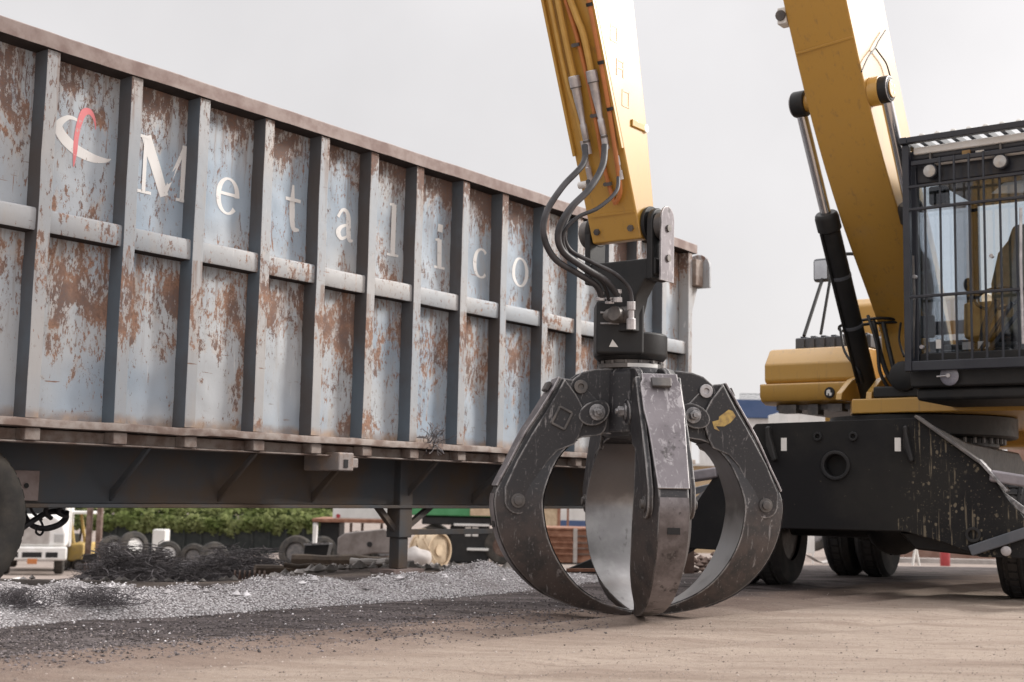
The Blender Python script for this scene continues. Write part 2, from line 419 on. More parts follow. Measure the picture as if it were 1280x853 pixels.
# dented side sheet
mb = MB(); nx, nz = 330, 64
rnd = random.Random(3)
def dent(x, z):
    a = max([p for p in POSTS if p <= x], default=X0); b = min([p for p in POSTS if p > x], default=X1)
    t = (x-a)/(b-a); zz = (z-2.39)/1.2 if z > 2.39 else (z-1.13)/1.26
    bul = math.sin(math.pi*max(0, min(1, t)))*math.sin(math.pi*max(0, min(1, zz)))
    return -.02*bul*noise.noise((a*3.1, 1.7 if z > 2.39 else 4.2, .3)) + .020*bul*noise.noise((x*2.6, 0, z*2.2)) + .006*noise.noise((x*8, 3, z*7))
vs = []
for j in range(nz+1):
    for i in range(nx+1):
        x = X0 + (X1-X0)*i/nx; z = 1.12 + 2.4*j/nz
        vs.append((x, .135 + dent(x, z), z))
fs = []
for j in range(nz):
    for i in range(nx):
        a = j*(nx+1)+i; fs.append((a, a+1, a+nx+2, a+nx+1))
n0 = len(vs)
vs += [(X0, .165, 1.12), (X1, .165, 1.12), (X1, .165, 3.52), (X0, .165, 3.52)]; fs.append((n0+3, n0+2, n0+1, n0))
mb.add(vs, fs); mb.build('side_panel', M['panel'], trailer, smooth=60, fix=False)
for p in POSTS:
    q = MB(); nseg = 10
    lean = rnd.uniform(-.004, .004)
    # channel-section post, edges slightly bent
    pts = [(p-.050, .14), (p-.048, .004), (p+.048, .004), (p+.050, .14)]
    vs = []; 
    for k in range(nseg+1):
        z = 1.125 + (3.512-1.125)*k/nseg
        dx = .006*noise.noise((p*5, z*2.3, 0)) + lean*(k/nseg); dy = .005*noise.noise((p*5, z*2.9, 7))
        vs += [(x+dx, y+(dy if y < .1 else 0), z) for x, y in pts]
    fs = []
    for k in range(nseg):
        for j in range(3):
            a = k*4+j; fs.append((a, a+1, a+5, a+4))
        fs.append((k*4+3, k*4, k*4+4, k*4+7))
    fs += [(0,3,2,1), (nseg*4, nseg*4+1, nseg*4+2, nseg*4+3)]
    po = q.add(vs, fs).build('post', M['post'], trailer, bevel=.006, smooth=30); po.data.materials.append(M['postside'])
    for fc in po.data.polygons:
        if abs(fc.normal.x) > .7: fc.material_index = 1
# mid rail between the posts (rounded top, butted a hair behind the post faces)
q = MB(); prof = [(.13, 2.485), (.040, 2.470), (.030, 2.464), (.026, 2.452), (.026, 2.335), (.032, 2.322), (.13, 2.316)]
ns = 120; vs = []
for k in range(ns+1):
    x = X0 + (X1-.02-X0)*k/ns
    for y, z in prof:
        vs.append((x, y + (.007*noise.noise((x*2.1, z*6, 5)) if y < .1 else 0), z + .007*noise.noise((x*1.6, 3, 1))))
n = len(prof); fs = []
for k in range(ns):
    for j in range(n-1):
        a = k*n+j; fs.append((a, a+1, a+n+1, a+n))
mr_ = q.add(vs, fs).build('mid_rail', M['post'], trailer, smooth=40, fix=False); mr_.data.materials.append(M['railshade'])
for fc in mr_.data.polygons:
    if fc.center.z < 2.325 and abs(fc.normal.z) > .6: fc.material_index = 1  # bottom faces of the mid rail take the painted shade
q = MB(); prof = [(.17, 3.612), (-.012, 3.618), (-.02, 3.610), (-.02, 3.512), (.125, 3.506), (.17, 3.506)]; vs = []; ns = 140
for k in range(ns+1):
    x = X0 + (X1+.13-X0)*k/ns
    dz = .008*noise.noise((x*1.3, 9, 1)) + .003*noise.noise((x*7, 9, 1)); dy = .008*noise.noise((x*1.7, 2, 8))
    for y, z in prof: vs.append((x, y+(dy if y < .1 else 0), z+dz))
n = len(prof); fs = []
for k in range(ns):
    for j in range(n):
        a = k*n+j; b = k*n+(j+1) % n; fs.append((a, b, b+n, a+n))
fs += [tuple(range(n)), tuple(ns*n+j for j in range(n-1, -1, -1))]
tr_ = q.add(vs, fs).build('top_rail', M['toprail'], trailer, smooth=35); tr_.data.materials.append(M['railshade'])
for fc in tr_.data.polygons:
    if fc.center.z < 3.53 and abs(fc.normal.z) > .7: fc.material_index = 1  # painted shade on the top rail's downward faces
# bottom flange, ragged edge
q = MB(); prof = [(.165, 1.128), (-.045, 1.122), (-.052, 1.112), (-.052, 1.072), (-.03, 1.068), (.165, 1.072)]; vs = []; ns = 200
for k in range(ns+1):
    x = X0 + (X1+.05-X0)*k/ns
    dz = .010*noise.noise((x*2.3, 1, 1)) + .004*noise.noise((x*11, 2, 1)); dy = .012*noise.noise((x*2.9, 2, 3))+.005*noise.noise((x*13, 4, 3))
    for y, z in prof: vs.append((x, y+(dy if y < .1 else 0), z+(dz if y < .1 else 0)))
n = len(prof); fs = []
for k in range(ns):
    for j in range(n):
        a = k*n+j; b = k*n+(j+1) % n; fs.append((a, b, b+n, a+n))
fs += [tuple(range(n)), tuple(ns*n+j for j in range(n-1, -1, -1))]
q.add(vs, fs).build('bottom_flange', M['flange'], trailer, smooth=35)
q = MB(); q.box((X0, .09, .985), (X1, .17, 1.060)); q.box((X0, .015, .972), (X1, .20, .984)); q.build('lower_rail', M['flange'], trailer, bevel=.008)
for p in POSTS:
    q = MB(); q.box((p-.055, -.018, .9855), (p+.055, .089, 1.064)); q.build('crossmember_end', M['flange'], trailer, bevel=.008)
# dirt lying on the flange: pale ledge strip at the foot of the panels
# rest of the box: floor, far side, ends
q = MB(); q.box((X0, .17, 1.0), (X1, 2.4, 1.12)); q.build('floor', M['chassis'], trailer)
q = MB(); q.box((X0, 2.4, 1.0), (X1, 2.44, 3.6)); q.build('far_side_panel', M['panel'], trailer)
q = MB(); q.box((X1-.03, .17, 1.13), (X1+.01, 2.4, 3.5)); q.build('end_panel', M['panel'], trailer)
q = MB(); q.box((X1-.045, -.004, 1.13), (X1+.045, .13, 3.504)); q.build('corner_post', M['post'], trailer, bevel=.008)
# bracket on the far corner: boxed arm, round-ended plate and gusset
q = MB(); q.box((X1+.046, -.05, 3.13), (X1+.22, .12, 3.44)); q.build('hinge_box', M['flange'], trailer, bevel=.01)
poly = [(-.16, 3.12), (.16, 3.12), (.16, 3.36)] + [(.16*math.cos(a), 3.36+.16*math.sin(a)) for a in [math.pi*i/10 for i in range(1, 10)]] + [(-.16, 3.36)]
q = MB(); q.prism(poly, lambda a, b: (X1+.222, a+.03, b), (.04, 0, 0)); q.cyl((X1+.20, .03, 3.33), (X1+.275, .03, 3.33), .03, 14)
q.build('hinge_plate', M['post'], trailer, bevel=.005)
q = MB(); q.prism([(X1+.047, 3.12), (X1+.21, 3.12), (X1+.075, 2.80), (X1+.047, 2.80)], lambda a, b: (a, .02, b), (0, .03, 0)); q.build('hinge_gusset', M['post'], trailer, bevel=.004)
# chassis
q = MB(); q.box((X0-1, .45, .585), (7.6, .48, 1.0)); q.box((X0-1, .36, .556), (7.6, .57, .584)); q.build('chassis_beam', M['chassis'], trailer, bevel=.006)

q = MB(); q.box((X0-1, 1.9, .585), (7.6, 1.93, 1.0)); q.box((X0-1, 1.81, .556), (7.6, 2.02, .584)); q.build('chassis_beam', M['chassis'], trailer, bevel=.006)
for px in (140, 275, 392, 505, 592):
    x, z = tr_px(px, 625, .43)
    g = MB(); g.prism([(.449, .60), (.449, .68), (.09, .971), (.03, .971)], lambda a, b: (x-.012, a, b), (.024, 0, 0))
    g.build('gusset', M['chassis'], trailer, bevel=.006)
x, z = tr_px(14, 608, .44)
g = MB(); g.box((x-.34, .432, .60), (x+.20, .449, .80))
for dx in (-.005, .10): g.cyl((x+dx, .426, .70), (x+dx, .433, .70), .022, 14)
pl = g.build('beam_plate', M['toprail'], trailer, bevel=.004)
h = MB()
for dx in (-.005, .10): h.cyl((x+dx, .420, .70), (x+dx, .4255, .70), .017, 14)
h.build('bolt_hole', M['black'], pl)
x, z = tr_px(424, 577, 0)
g = MB(); g.box((x-.08, -.075, z-.075), (x+.09, .32, z+.07)); g.box((x+.09, -.05, z-.05), (x+.17, .20, z+.03))
lb = g.build('locking_block', M['post'], trailer, bevel=.012)
g = MB(); g.box((x-.025, -.081, z-.05), (x+.02, -.076, z+.015)); g.build('slot', M['black'], lb)
# landing leg
x, z = tr_px(498, 700, .45)
leg = MB(); leg.box((x-.085, .375, .30), (x+.085, .53, .99)); L = leg.build('landing_leg', M['chassis'], trailer, bevel=.01)
g = MB(); g.box((x-.062, .395, .03), (x+.062, .51, .299)); g.build('leg_tube', M['chassis'], L, bevel=.008)
g = MB(); g.box((x-.20, .32, -.01), (x+.20, .60, .028)); g.build('foot_plate', M['toprail'], L, bevel=.006)
for q0, q1 in (((x-.30, .45, .575), (x-.06, .45, .36)), ((x+.42, .45, .575), (x+.06, .45, .37))):
    g = MB(); g.bar(q0, q1, .05, .05); g.build('brace', M['chassis'], L, bevel=.005)
g = MB(); g.bar((x+.05, .47, .345), (x+1.6, .47, .335), .045, .05); g.build('crank_shaft', M['chassis'], L, bevel=.005)
# near wheel at the left edge of the photo
def make_wheel(name, parent, c, ax, r, wd, dual=False, hubc='flange', treadmat='tread', lug=.024):
    """tyre + rim as one part with two sub-parts; ax points outward"""
    c, ax = V(c), V(ax).normalized()
    e = bpy.data.objects.new(name, None); COL.objects.link(e); e.parent = parent
    t = MB()
    prof = [(r*.56, .02), (r*.60, .0), (r*.80, -.012), (r*.94, .018), (r*.985, .05)]
    zs = 9
    prof = [(a, -b) for a, b in prof]
    inner = [(r*.985, -wd+.05), (r*.94, -wd+.018), (r*.8, -wd-.0), (r*.56, -wd+.02)]
    rings = []
    for i in range(zs+1):
        h = -.05 - (wd-.10)*i/zs
        rings.append((r*(1.0 if i % 3 else .972), h))
    t.lathe(prof + rings + inner, c, ax, 48, cap=False)
    # tread blocks
    u0 = ax.orthogonal().normalized(); u1 = ax.cross(u0)
    for k in range(40):
        an = 2*math.pi*k/40
        rd = u0*math.cos(an) + u1*math.sin(an)
        for s0, s1 in ((.06, wd*.30), (wd*.36, wd*.64), (wd*.70, wd-.06)):
            p = c + rd*(r+.001) - ax*(s0+.004); p2 = c + rd*(r+.001) - ax*(s1-.004)
            t.bar(p, p2, lug, 2*math.pi*r/40*.72, rd.cross(ax))
    t.build('tyre', M[treadmat], e, smooth=40)
    m = MB(); m.lathe([(r*.575, -wd+.05), (r*.3, -wd+.09), (0, -wd+.09)], c, ax, 24)
    m.lathe([(r*.56, -.03), (r*.57, .0), (r*.53, .006), (r*.50, -.06), (r*.40, -.10), (r*.24, -.085), (r*.22, -.02), (r*.14, .0), (r*.13, -wd+.1)], c, ax, 32)
    for k in range(8):
        an = 2*math.pi*k/8; rd = u0*math.cos(an) + u1*math.sin(an)
        m.cyl(c + rd*r*.31 - ax*.095, c + rd*r*.31 - ax*.06, .016, 6)
    m.build('rim', M[hubc], e, smooth=35)
    return e
make_wheel('wheel', trailer, (-.415, .10, .49), (0, -1, 0), .515, .28, lug=.008)
make_wheel('wheel', trailer, (-1.50, .10, .49), (0, -1, 0), .515, .28, lug=.008)
# slack air lines under the beam
def trp(px, py, y):
    x, z = tr_px(px, py, y); return V((x, y, z))
for pts, r in (([(18, 668), (40, 652), (60, 641), (76, 640), (83, 646), (76, 655), (58, 661), (40, 657), (31, 645), (29, 634)], .020),
               ([(19, 634), (23, 645), (35, 655), (50, 660), (70, 656), (80, 648), (82, 642)], .012),
               ([(48, 657), (45, 665), (50, 669), (54, 664), (53, 656), (50, 650)], .008),
               ([(76, 634), (73, 641), (82, 645), (84, 640)], .016), ([(58, 634), (57, 642), (64, 648)], .016), ([(38, 634), (42, 642), (52, 650)], .010)):
    g = MB(); g.tube(smooth_path([trp(a, b, .55+.03*i) for i, (a, b) in enumerate(pts)], 6), r, 8)
    g.build('air_line', M['hose'], trailer)

# ---- lettering: variable-width pen strokes, each a thin raised plate standing 3 mm off the panel
def ribbon(mb, pts, off, n=8, z0=0):
    P = [V((a, b, c)) for a, b, c in pts]
    if len(P) > 2: P = smooth_path(P, n)
    Lp, Rp = [], []
    for i, p in enumerate(P):
        t = (P[min(i+1, len(P)-1)] - P[max(i-1, 0)]); t.z = 0; t.normalize()
        nrm = V((-t.y, t.x, 0)); w_ = max(p.z, .004)/2
        Lp.append((p.x + nrm.x*w_, p.y + nrm.y*w_)); Rp.append((p.x - nrm.x*w_, p.y - nrm.y*w_))
    vs = []; fs = []
    for (a, b), (c, d_) in zip(Lp, Rp):
        vs += [(a, b, off), (c, d_, off)]
    for i in range(len(P)-1):
        a = 2*i; fs.append((a, a+1, a+3, a+2))
    mb.append((vs, fs))
def letter(strokes, x, z, mat='letter', name='letter'):
    parts = []
    for i, s_ in enumerate(strokes): ribbon(parts, s_, -.0003*i)
    g = MB()
    for vs, fs in parts:
        vv = []
        for a, b, o in vs:
            X, Z = x+a, z+b
            vv.append((X, .135 + dent(X, Z) - .0022 + o, Z))
        g.add(vv, fs)
    o = g.build(name, M[mat], trailer, smooth=0, fix=False)
    return o
def oval(cx_, cz_, rx, rz, thick, thin, a0, a1, n=16):
    out = []
    for i in range(n+1):
        a = math.radians(a0 + (a1-a0)*i/n)
        out.append((cx_+rx*math.cos(a), cz_+rz*math.sin(a), thin + (thick-thin)*abs(math.cos(a))**1.3))
    return out
hs = lambda a, b, y, t=.022: [(a, y, t), (b, y, t)]
letter([[(-.165, 0, .032), (-.165, .41, .032)], [(-.165, .412, .085), (-.075, .22, .085), (.015, .015, .07)], [(.012, .02, .03), (.172, .41, .03)], [(.185, .0, .075), (.185, .412, .075)],
        hs(-.235, -.10, .012), hs(.115, .26, .012), hs(-.235, -.13, .404), hs(.15, .26, .404)], 1.01, 2.748)
letter([oval(0, .14, .092, .132, .048, .016, 0, 318), hs(-.09, .112, .155, .024)], 1.60, 2.735)
letter([[(0, .38, .022), (0, .2, .058), (0, .08, .056), (.022, .03, .045), (.075, .03, .018)], hs(-.075, .085, .262, .028)], 2.265, 2.715)
letter([[(-.07, .20, .03), (-.03, .262, .028), (.02, .262, .036), (.05, .21, .054), (.052, .08, .054), (.068, .03, .04), (.112, .03, .014)],
        [(.05, .155, .02), (-.03, .125, .03), (-.066, .075, .05), (-.035, .03, .034), (.01, .04, .022), (.05, .075, .016)]], 2.82, 2.725)
letter([[(0, 0, .058), (0, .455, .058)], hs(-.07, .07, .012), [(-.06, .445, .018), (0, .452, .03)]], 3.435, 2.705)
letter([[(0, 0, .058), (0, .27, .058)], hs(-.07, .07, .012), [(-.055, .258, .018), (0, .268, .028)], [(-.036, .37, .07), (.036, .37, .07)]], 4.06, 2.69)
letter([oval(.01, .135, .092, .132, .05, .018, 48, 312)], 4.645, 2.695)
letter([oval(0, .135, .105, .135, .052, .018, 0, 360, 24)], 5.262, 2.70)
emb = letter([[(-.05, .20, .02), (-.12, .20, .03), (-.185, .135, .055), (-.15, .06, .075), (-.05, .0, .075), (.08, -.03, .06), (.19, -.025, .03), (.235, -.005, .006)]], .325, 2.935, 'letter', 'emblem')
o = letter([[(.10, .17, .006), (.085, .24, .022), (.045, .282, .042), (.0, .262, .048), (-.03, .19, .042), (-.048, .09, .038), (-.052, .0, .034), (-.052, -.08, .018), (-.05, -.12, .005)]], .325, 2.935, 'redletter', 'emblem_stroke')
o.parent = emb

# ------------------------------------------------------------------ grapple
GB = at(796, 766, 7.85); GB.z = 0
RV = V((1, 0, 0))
grapple = thing('orange_peel_grapple', 'closed black four-armed steel grapple resting its tips on the dirt', 'grapple', GB, (1, 0, 0))
OUT = [(.513,1.414),(.56,1.33),(.605,1.255),(.66,1.165),(.72,1.07),(.805,.90),(.893,.715),(.887,.571),(.846,.427),(.758,.282),(.611,.150),(.416,.062),(.20,.018),(.045,.004)]
INN = [(.40,1.40),(.30,1.30),(.225,1.20),(.255,1.085),(.40,1.050),(.53,.93),(.615,.72),(.612,.57),(.572,.427),(.497,.295),(.40,.186),(.28,.108),(.14,.055),(.03,.03)]
WO = [.095,.097,.10,.10,.095,.086,.082,.084,.082,.078,.070,.058,.042,.03]
WI = [.10,.105,.11,.11,.115,.14,.165,.172,.168,.155,.125,.085,.05,.03]
def interp(arr, t):
    i = min(int(t), len(arr)-2); f = t-i
    a, b = arr[i], arr[i+1]
    return tuple(x+(y-x)*f for x, y in zip(a, b)) if isinstance(a, tuple) else a+(b-a)*f
def dens(arr, k=4):
    if isinstance(arr[0], tuple):
        p = smooth_path([V((a, b, 0)) for a, b in arr], k); return [(q.x, q.y) for q in p]
    p = smooth_path([V((a, 0, 0)) for a in arr], k); return [q.x for q in p]
dO, dI, dWo, dWi = dens(OUT), dens(INN), dens(WO), dens(WI)
def frame(az):
    r = V((math.cos(az), math.sin(az), 0)); t = V((-math.sin(az), math.cos(az), 0))
    return lambda rr, zz, ww=0.0: r*rr + t*ww + V((0, 0, zz)), t
def make_tine(az):
    f, t = frame(az)
    vs = []; n = len(dO)
    for i in range(n):
        (ro, zo), (ri, zi) = dO[i], dI[i]
        vs += [f(ro, zo, -dWo[i]), f(ro, zo, dWo[i]), f(ri, zi, dWi[i]), f(ri, zi, -dWi[i])]
    fs = []
    for i in range(n-1):
        for j in range(4):
            k_ = (j+1) % 4; fs.append((i*4+j, i*4+k_, i*4+4+k_, i*4+4+j))
    fs += [(3, 2, 1, 0), tuple((n-1)*4+j for j in range(4))]
    T = MB().add(vs, fs).build('tine', M['tine'], grapple, bevel=.007, smooth=30)
    # polished inner face
    vs = []; fs = []; i0 = 4*4
    for i in range(i0, n):
        ri, zi = dI[i]; a = dI[max(i-1, 0)]; b = dI[min(i+1, n-1)]
        tn = V((b[0]-a[0], b[1]-a[1], 0)).normalized(); nr = (tn.y, -tn.x)      # towards the axis
        if nr[0] > 0: nr = (-nr[0], -nr[1])
        w_ = dWi[i]*.985; o = .005
        vs += [f(ri+nr[0]*o, zi+nr[1]*o, -w_), f(ri+nr[0]*o, zi+nr[1]*o, w_)]
    for i in range((n-i0)-1): fs.append((2*i, 2*i+1, 2*i+3, 2*i+2))
    MB().add(vs, fs).build('wear_plate', M['polish'], T, smooth=60, fix=False)
    # outer cover plate down to the knee
    vs = []; fs = []; m = 6*4-1
    for i in range(0, m+1):
        ro, zo = dO[i]; w_ = .105 if i < 3 else (.118 if i < 12 else .114-.026*(i-12)/(m-12))
        a = dO[max(i-1, 0)]; b = dO[i+1]; tn = V((b[0]-a[0], b[1]-a[1], 0)).normalized(); nr = (-tn.y, tn.x)
        if nr[0] < 0: nr = (-nr[0], -nr[1])
        o0, o1 = .0005, .015
        vs += [f(ro+nr[0]*o0, zo+nr[1]*o0, -w_), f(ro+nr[0]*o1, zo+nr[1]*o1, -w_), f(ro+nr[0]*o1, zo+nr[1]*o1, w_), f(ro+nr[0]*o0, zo+nr[1]*o0, w_)]
    for i in range(m):
        for j in range(4):
            k_ = (j+1) % 4; fs.append((i*4+j, i*4+k_, i*4+4+k_, i*4+4+j))
    fs += [(3, 2, 1, 0), tuple(m*4+j for j in range(4))]
    cp = MB().add(vs, fs).build('cover_plate', M['cover'], T, bevel=.005, smooth=30)
    ro, zo = dO[2]; g = MB()
    g.prism([(-.055, -.028), (.055, -.028), (.06, .03), (-.06, .03)], lambda a, b: f(ro+.034-.5*b*.9, zo-.02+b*.9, a), f(.022, .012) - f(0, 0)); g.build('lifting_lug', M['darksteel'], cp, bevel=.006)
    # lower face plate, slightly raised, on the outer face below the knee
    vs = []; fs = []; a0 = 6*4; a1 = 11*4
    for i in range(a0, a1+1):
        ro, zo = dO[i]; a = dO[i-1]; b = dO[i+1]; tn = V((b[0]-a[0], b[1]-a[1], 0)).normalized(); nr = (-tn.y, tn.x)
        if nr[0]*ro + nr[1]*(zo-.7) < 0: nr = (-nr[0], -nr[1])
        w_ = dWo[i]*.985
        vs += [f(ro+nr[0]*.004, zo+nr[1]*.004, -w_), f(ro+nr[0]*.004, zo+nr[1]*.004, w_)]
    for i in range(a1-a0): fs.append((2*i, 2*i+1, 2*i+3, 2*i+2))
    MB().add(vs, fs).build('outer_strip', M['tine2'], T, smooth=60, fix=False)
    i = 7*4+1; ro, zo = dO[i]; g = MB()
    g.prism([(-.035, -.018), (.035, -.018), (.035, .018), (-.035, .018)], lambda a, b: f(ro+.0055, zo+b, a), f(.004, 0)); g.build('slot', M['black'], T)
    # raised side plates with a rounded end round the lower bolt
    side = [(.495,1.405),(.535,1.33),(.58,1.25),(.635,1.16),(.695,1.06),(.775,.915),(.845,.755)]
    arc = [(.765+.08*math.cos(a), .677+.08*math.sin(a)) for a in [math.radians(x) for x in range(10, -181, -20)]]
    back = [(.672,.73),(.640,.815),(.595,.905),(.53,.975),(.43,1.015),(.40,1.07),(.36,1.20),(.42,1.31)]
    poly = side + arc + back
    for s_ in (-1, 1):
        hw = .118
        g = MB(); g.prism(poly, lambda a, b: f(a, b, s_*(hw-.016)), t*s_*.032)
        sp_ = g.build('side_plate', M['tine'], T, bevel=.006, smooth=30)
        g = MB(); c = f(.765, .677, s_*(hw+.016)); g.lathe([(.043, 0), (.043, .008), (.026, .009), (.026, .024), (.012, .026)], c, t*s_, 6 if False else 16); g.build('bolt', M['darksteel'], sp_, bevel=.002)
        g = MB(); c = f(.51, 1.17, s_*(hw+.015)); 
        for (a, b), (c2, d2) in (((-.05,-.05),(.05,-.05)),((.05,-.05),(.05,.05)),((.05,.05),(-.05,.05)),((-.05,.05),(-.05,-.05))):
            ca, sa = math.cos(.45), math.sin(.45)
            rot = lambda x, y: f(.51+x*ca-y*sa, 1.17+x*sa+y*ca, s_*(hw+.02))
            g.bar(rot(a*.85, b*1.1), rot(c2*.85, d2*1.1), .014, .014, t)
        if math.cos(az) < 0: g.build('badge_frame', M['darksteel'], sp_, bevel=.003)
        # pivot boss: oval keeper plate and hex nut
        g = MB(); pv = [(.303+.085*math.cos(a)*(1.25 if math.cos(a) > 0 else 1), 1.207-.02*math.cos(a)+.075*math.sin(a)) for a in [2*math.pi*i/20 for i in range(20)]]
        g.prism(pv, lambda a, b: f(a, b, s_*(hw+.001)), t*s_*.026); kp = g.build('keeper_plate', M['tine'], T, bevel=.006)
        g = MB(); g.lathe([(.05, 0), (.05, .012), (.036, .013)], f(.298, 1.21, s_*(hw+.027)), t*s_, 18); g.lathe([(.033, 0), (.033, .035), (.018, .037), (.018, .05)], f(.298, 1.21, s_*(hw+.0405)), t*s_, 6); g.build('pivot_nut', M['steelworn'], kp, bevel=.003)
        g = MB(); g.lathe([(.042, 0), (.042, .02), (.018, .021), (.016, .008)], f(.392, 1.362, s_*(.101)), t*s_, 18); g.build('washer', M['steel' if math.cos(az) > .5 else 'darksteel'], T, bevel=.003)
    return T
M['steelworn'] = simple('worn_nut', (.15, .147, .15), (.36, .35, .355), 30, .45, .6, .3, 60)
k = NT('worn_outer_face')
c_ = k.mix(k.step(k.noise(5, 6, .65), .36, .66), (.12, .105, .105), (.27, .245, .25))
c_ = k.mix(k.math('MULTIPLY', k.step(k.noise(8, 6, .7), .58, .66), .8), c_, (.055, .05, .05))
c_ = k.mix(k.math('MULTIPLY', k.step(k.noise(22, 6, .7, k.mapping((1, 1, .4))), .62, .68), .6), c_, (.44, .42, .42))
k.bump(k.noise(40, 5), .2, .003)
M['tine2'] = k.done(c_, .45, .45)
AZ = [math.radians(a) for a in (-83, 10, 101, 190)]
TINES = [make_tine(a) for a in AZ]
# torn yellow sticker on the right arm
f, t = frame(AZ[1]); g = MB(); rr = random.Random(5)
poly = [(-.075,-.02),(-.05,-.045),(-.06,-.01),(-.015,-.03),(.03,-.025),(.075,-.005),(.07,.03),(.05,.045),(-.02,.03),(-.03,.015),(-.07,.02)]
ca, sa = math.cos(.42), math.sin(.42)
g.prism([(a*1.05, b*1.1) for a, b in poly], lambda a, b: f(.50+a*ca-b*sa, 1.185+a*sa+b*ca, -.1345), -t*.0015)
M['sticker'] = simple('torn_yellow_sticker', (.55, .38, .12), (.30, .2, .09), 30, .6, 0, .2, 90)
g.build('sticker', M['sticker'], TINES[1], smooth=0)
# hub with four double lugs
hub = MB()
hub.lathe([(.0, 1.07), (.20, 1.07), (.235, 1.10), (.235, 1.45), (.21, 1.485), (0, 1.485)], (0, 0, 0), (0, 0, 1), 40)
HB = hub.build('hub', M['tine'], grapple, bevel=.008)
lug = [(.05,1.482),(.22,1.482),(.31,1.474),(.38,1.452),(.44,1.405),(.463,1.36),(.45,1.31),(.40,1.22),(.36,1.13),(.28,1.085),(.05,1.08)]
for a in AZ:
    f, t = frame(a)
    for s_ in (-1, 1):
        g = MB(); g.prism(lug, lambda x, y: f(x, y, s_*.066), t*s_*.034); g.build('lug', M['tine'], HB, bevel=.008)
    g = MB(); g.box((-.06, -.05, -.02), (.06, .05, .02)); 
# rotator
RC = V((-.055, .0, 0))
def rc(a, b, z): return RC + V((a, b, z))
rot = MB(); rot.lathe([(0,1.535),(.20,1.535),(.222,1.56),(.226,1.575),(.226,1.69),(.215,1.70),(0,1.70)], RC, (0,0,1), 48)
RT = rot.build('rotator', M['rotor'] if 'rotor' in M else M['black'], grapple, bevel=.004)
g = MB(); g.lathe([(0,1.484),(.20,1.484),(.20,1.512),(.185,1.514),(.185,1.536),(0,1.536)], RC, (0,0,1), 40); g.build('rotator_flange', M['darksteel'], RT, bevel=.003)
for k_ in range(14):
    a = 2*math.pi*k_/14; g = MB(); g.cyl(rc(.193*math.cos(a), .193*math.sin(a), 1.511), rc(.193*math.cos(a), .193*math.sin(a), 1.53), .012, 6); g.build('flange_bolt', M['darksteel'], RT)
g = MB(); g.box((-.06, -.205, 1.488), (.12, -.19, 1.508)); 
g2 = MB()
a0, a1 = math.radians(-100), math.radians(-40); ring = []
for i in range(9):
    a = a0+(a1-a0)*i/8
    for rr_, zz in ((.2015, 1.487), (.2015, 1.510)): ring.append(rc(rr_*math.cos(a), rr_*math.sin(a), zz))
g2.add(ring, [(2*i, 2*i+2, 2*i+3, 2*i+1) for i in range(8)]); g2.build('seal_band', M['white'], RT, fix=False)
# swivel motor box on the near left of the rotator
mbx = MB(); mbx.box((-.282, -.235, 1.555), (.005, .04, 1.885)); 
o = mbx.build('motor_box', M['black'], grapple, bevel=.022, seg=3)
g = MB()
for z_, l in ((1.80, .18), (1.735, .17)): g.box((-.26, -.241, z_), (-.26+l, -.2345, z_+.012))
g.build('box_rib', M['steelworn'], o, bevel=.002)
g = MB(); g.prism([(-.205, 1.60), (-.15, 1.60), (-.185, 1.645)], lambda a, b: (a, -.2365, b), (0, -.003, 0)); g.build('warning_mark', M['white'], o)
g = MB(); g.box((-.25, -.22, 1.886), (-.03, .0, 1.896)); g.build('box_lid', M['greyplastic'], o, bevel=.003)
# hanger: yoke plates, cross web and neck (upper pin axis runs across the machine)
PIN = at(782, 288, 7.93); HP = loc_in(grapple, PIN)
ax_l = NN.copy(); ax_f = -D.copy()
def hp(l, f_, z): return V((HP.x, HP.y, 0)) + ax_l*l + ax_f*f_ + V((0, 0, z))
zp = HP.z
HG = None
for s_ in (-1, 1):
    hang = MB()
    poly = [(-.085, zp-.33), (.085, zp-.33), (.09, zp-.05)] + [(.09*math.cos(a), zp+.02+.09*math.sin(a)) for a in [math.pi*i/8 for i in range(0, 9)]] + [(-.09, zp-.05)]
    hang.prism(poly, lambda a, b: hp(s_*.200, a, b), ax_l*s_*.04)
    HG = hang.build('hanger_plate', M['black'], grapple, bevel=.01)
g = MB(); zt = 1.69
poly = [(-.255, zp-.20), (.255, zp-.20), (.255, zp-.30), (.18, zp-.33), (.125, zp-.42), (.10, 1.80), (.10, zt), (-.10, zt), (-.10, 1.80), (-.125, zp-.42), (-.18, zp-.33), (-.255, zp-.30)]
g.prism(poly, lambda a, b: hp(a, -.07, b), ax_f*.14); g.build('yoke', M['black'], HG, bevel=.012)
g = MB(); g.cyl(hp(-.10, .075, 1.79), hp(.10, .075, 1.79), .05, 18); g.cyl(hp(.03, .08, 1.79), hp(.03, .17, 1.79), .045, 16); g.build('swivel_pin', M['darksteel'], HG, bevel=.004)
for s_ in (-1, 1):
    g = MB(); g.lathe([(.085, 0), (.085, .05), (.06, .055), (.025, .056), (.02, .045)], hp(s_*.241, 0, zp), ax_l*s_, 24); g.build('pin_boss', M['darksteel'], HG, bevel=.006)
g = MB(); g.prism([(-.075, zp-.34), (.08, zp-.34), (.075, zp+.03)] + [(.075*math.cos(a), zp+.04+.075*math.sin(a)) for a in [math.pi*i/8 for i in range(0, 9)]], lambda a, b: hp(.285, a, b), ax_l*.012)
kp = g.build('keeper_bar', M['cover'], HG, bevel=.003)
g = MB()
for z_ in (zp-.02, zp-.20): g.cyl(hp(.2975, 0, z_), hp(.308, 0, z_), .022, 12)
g.build('keeper_bolt', M['darksteel'], kp)
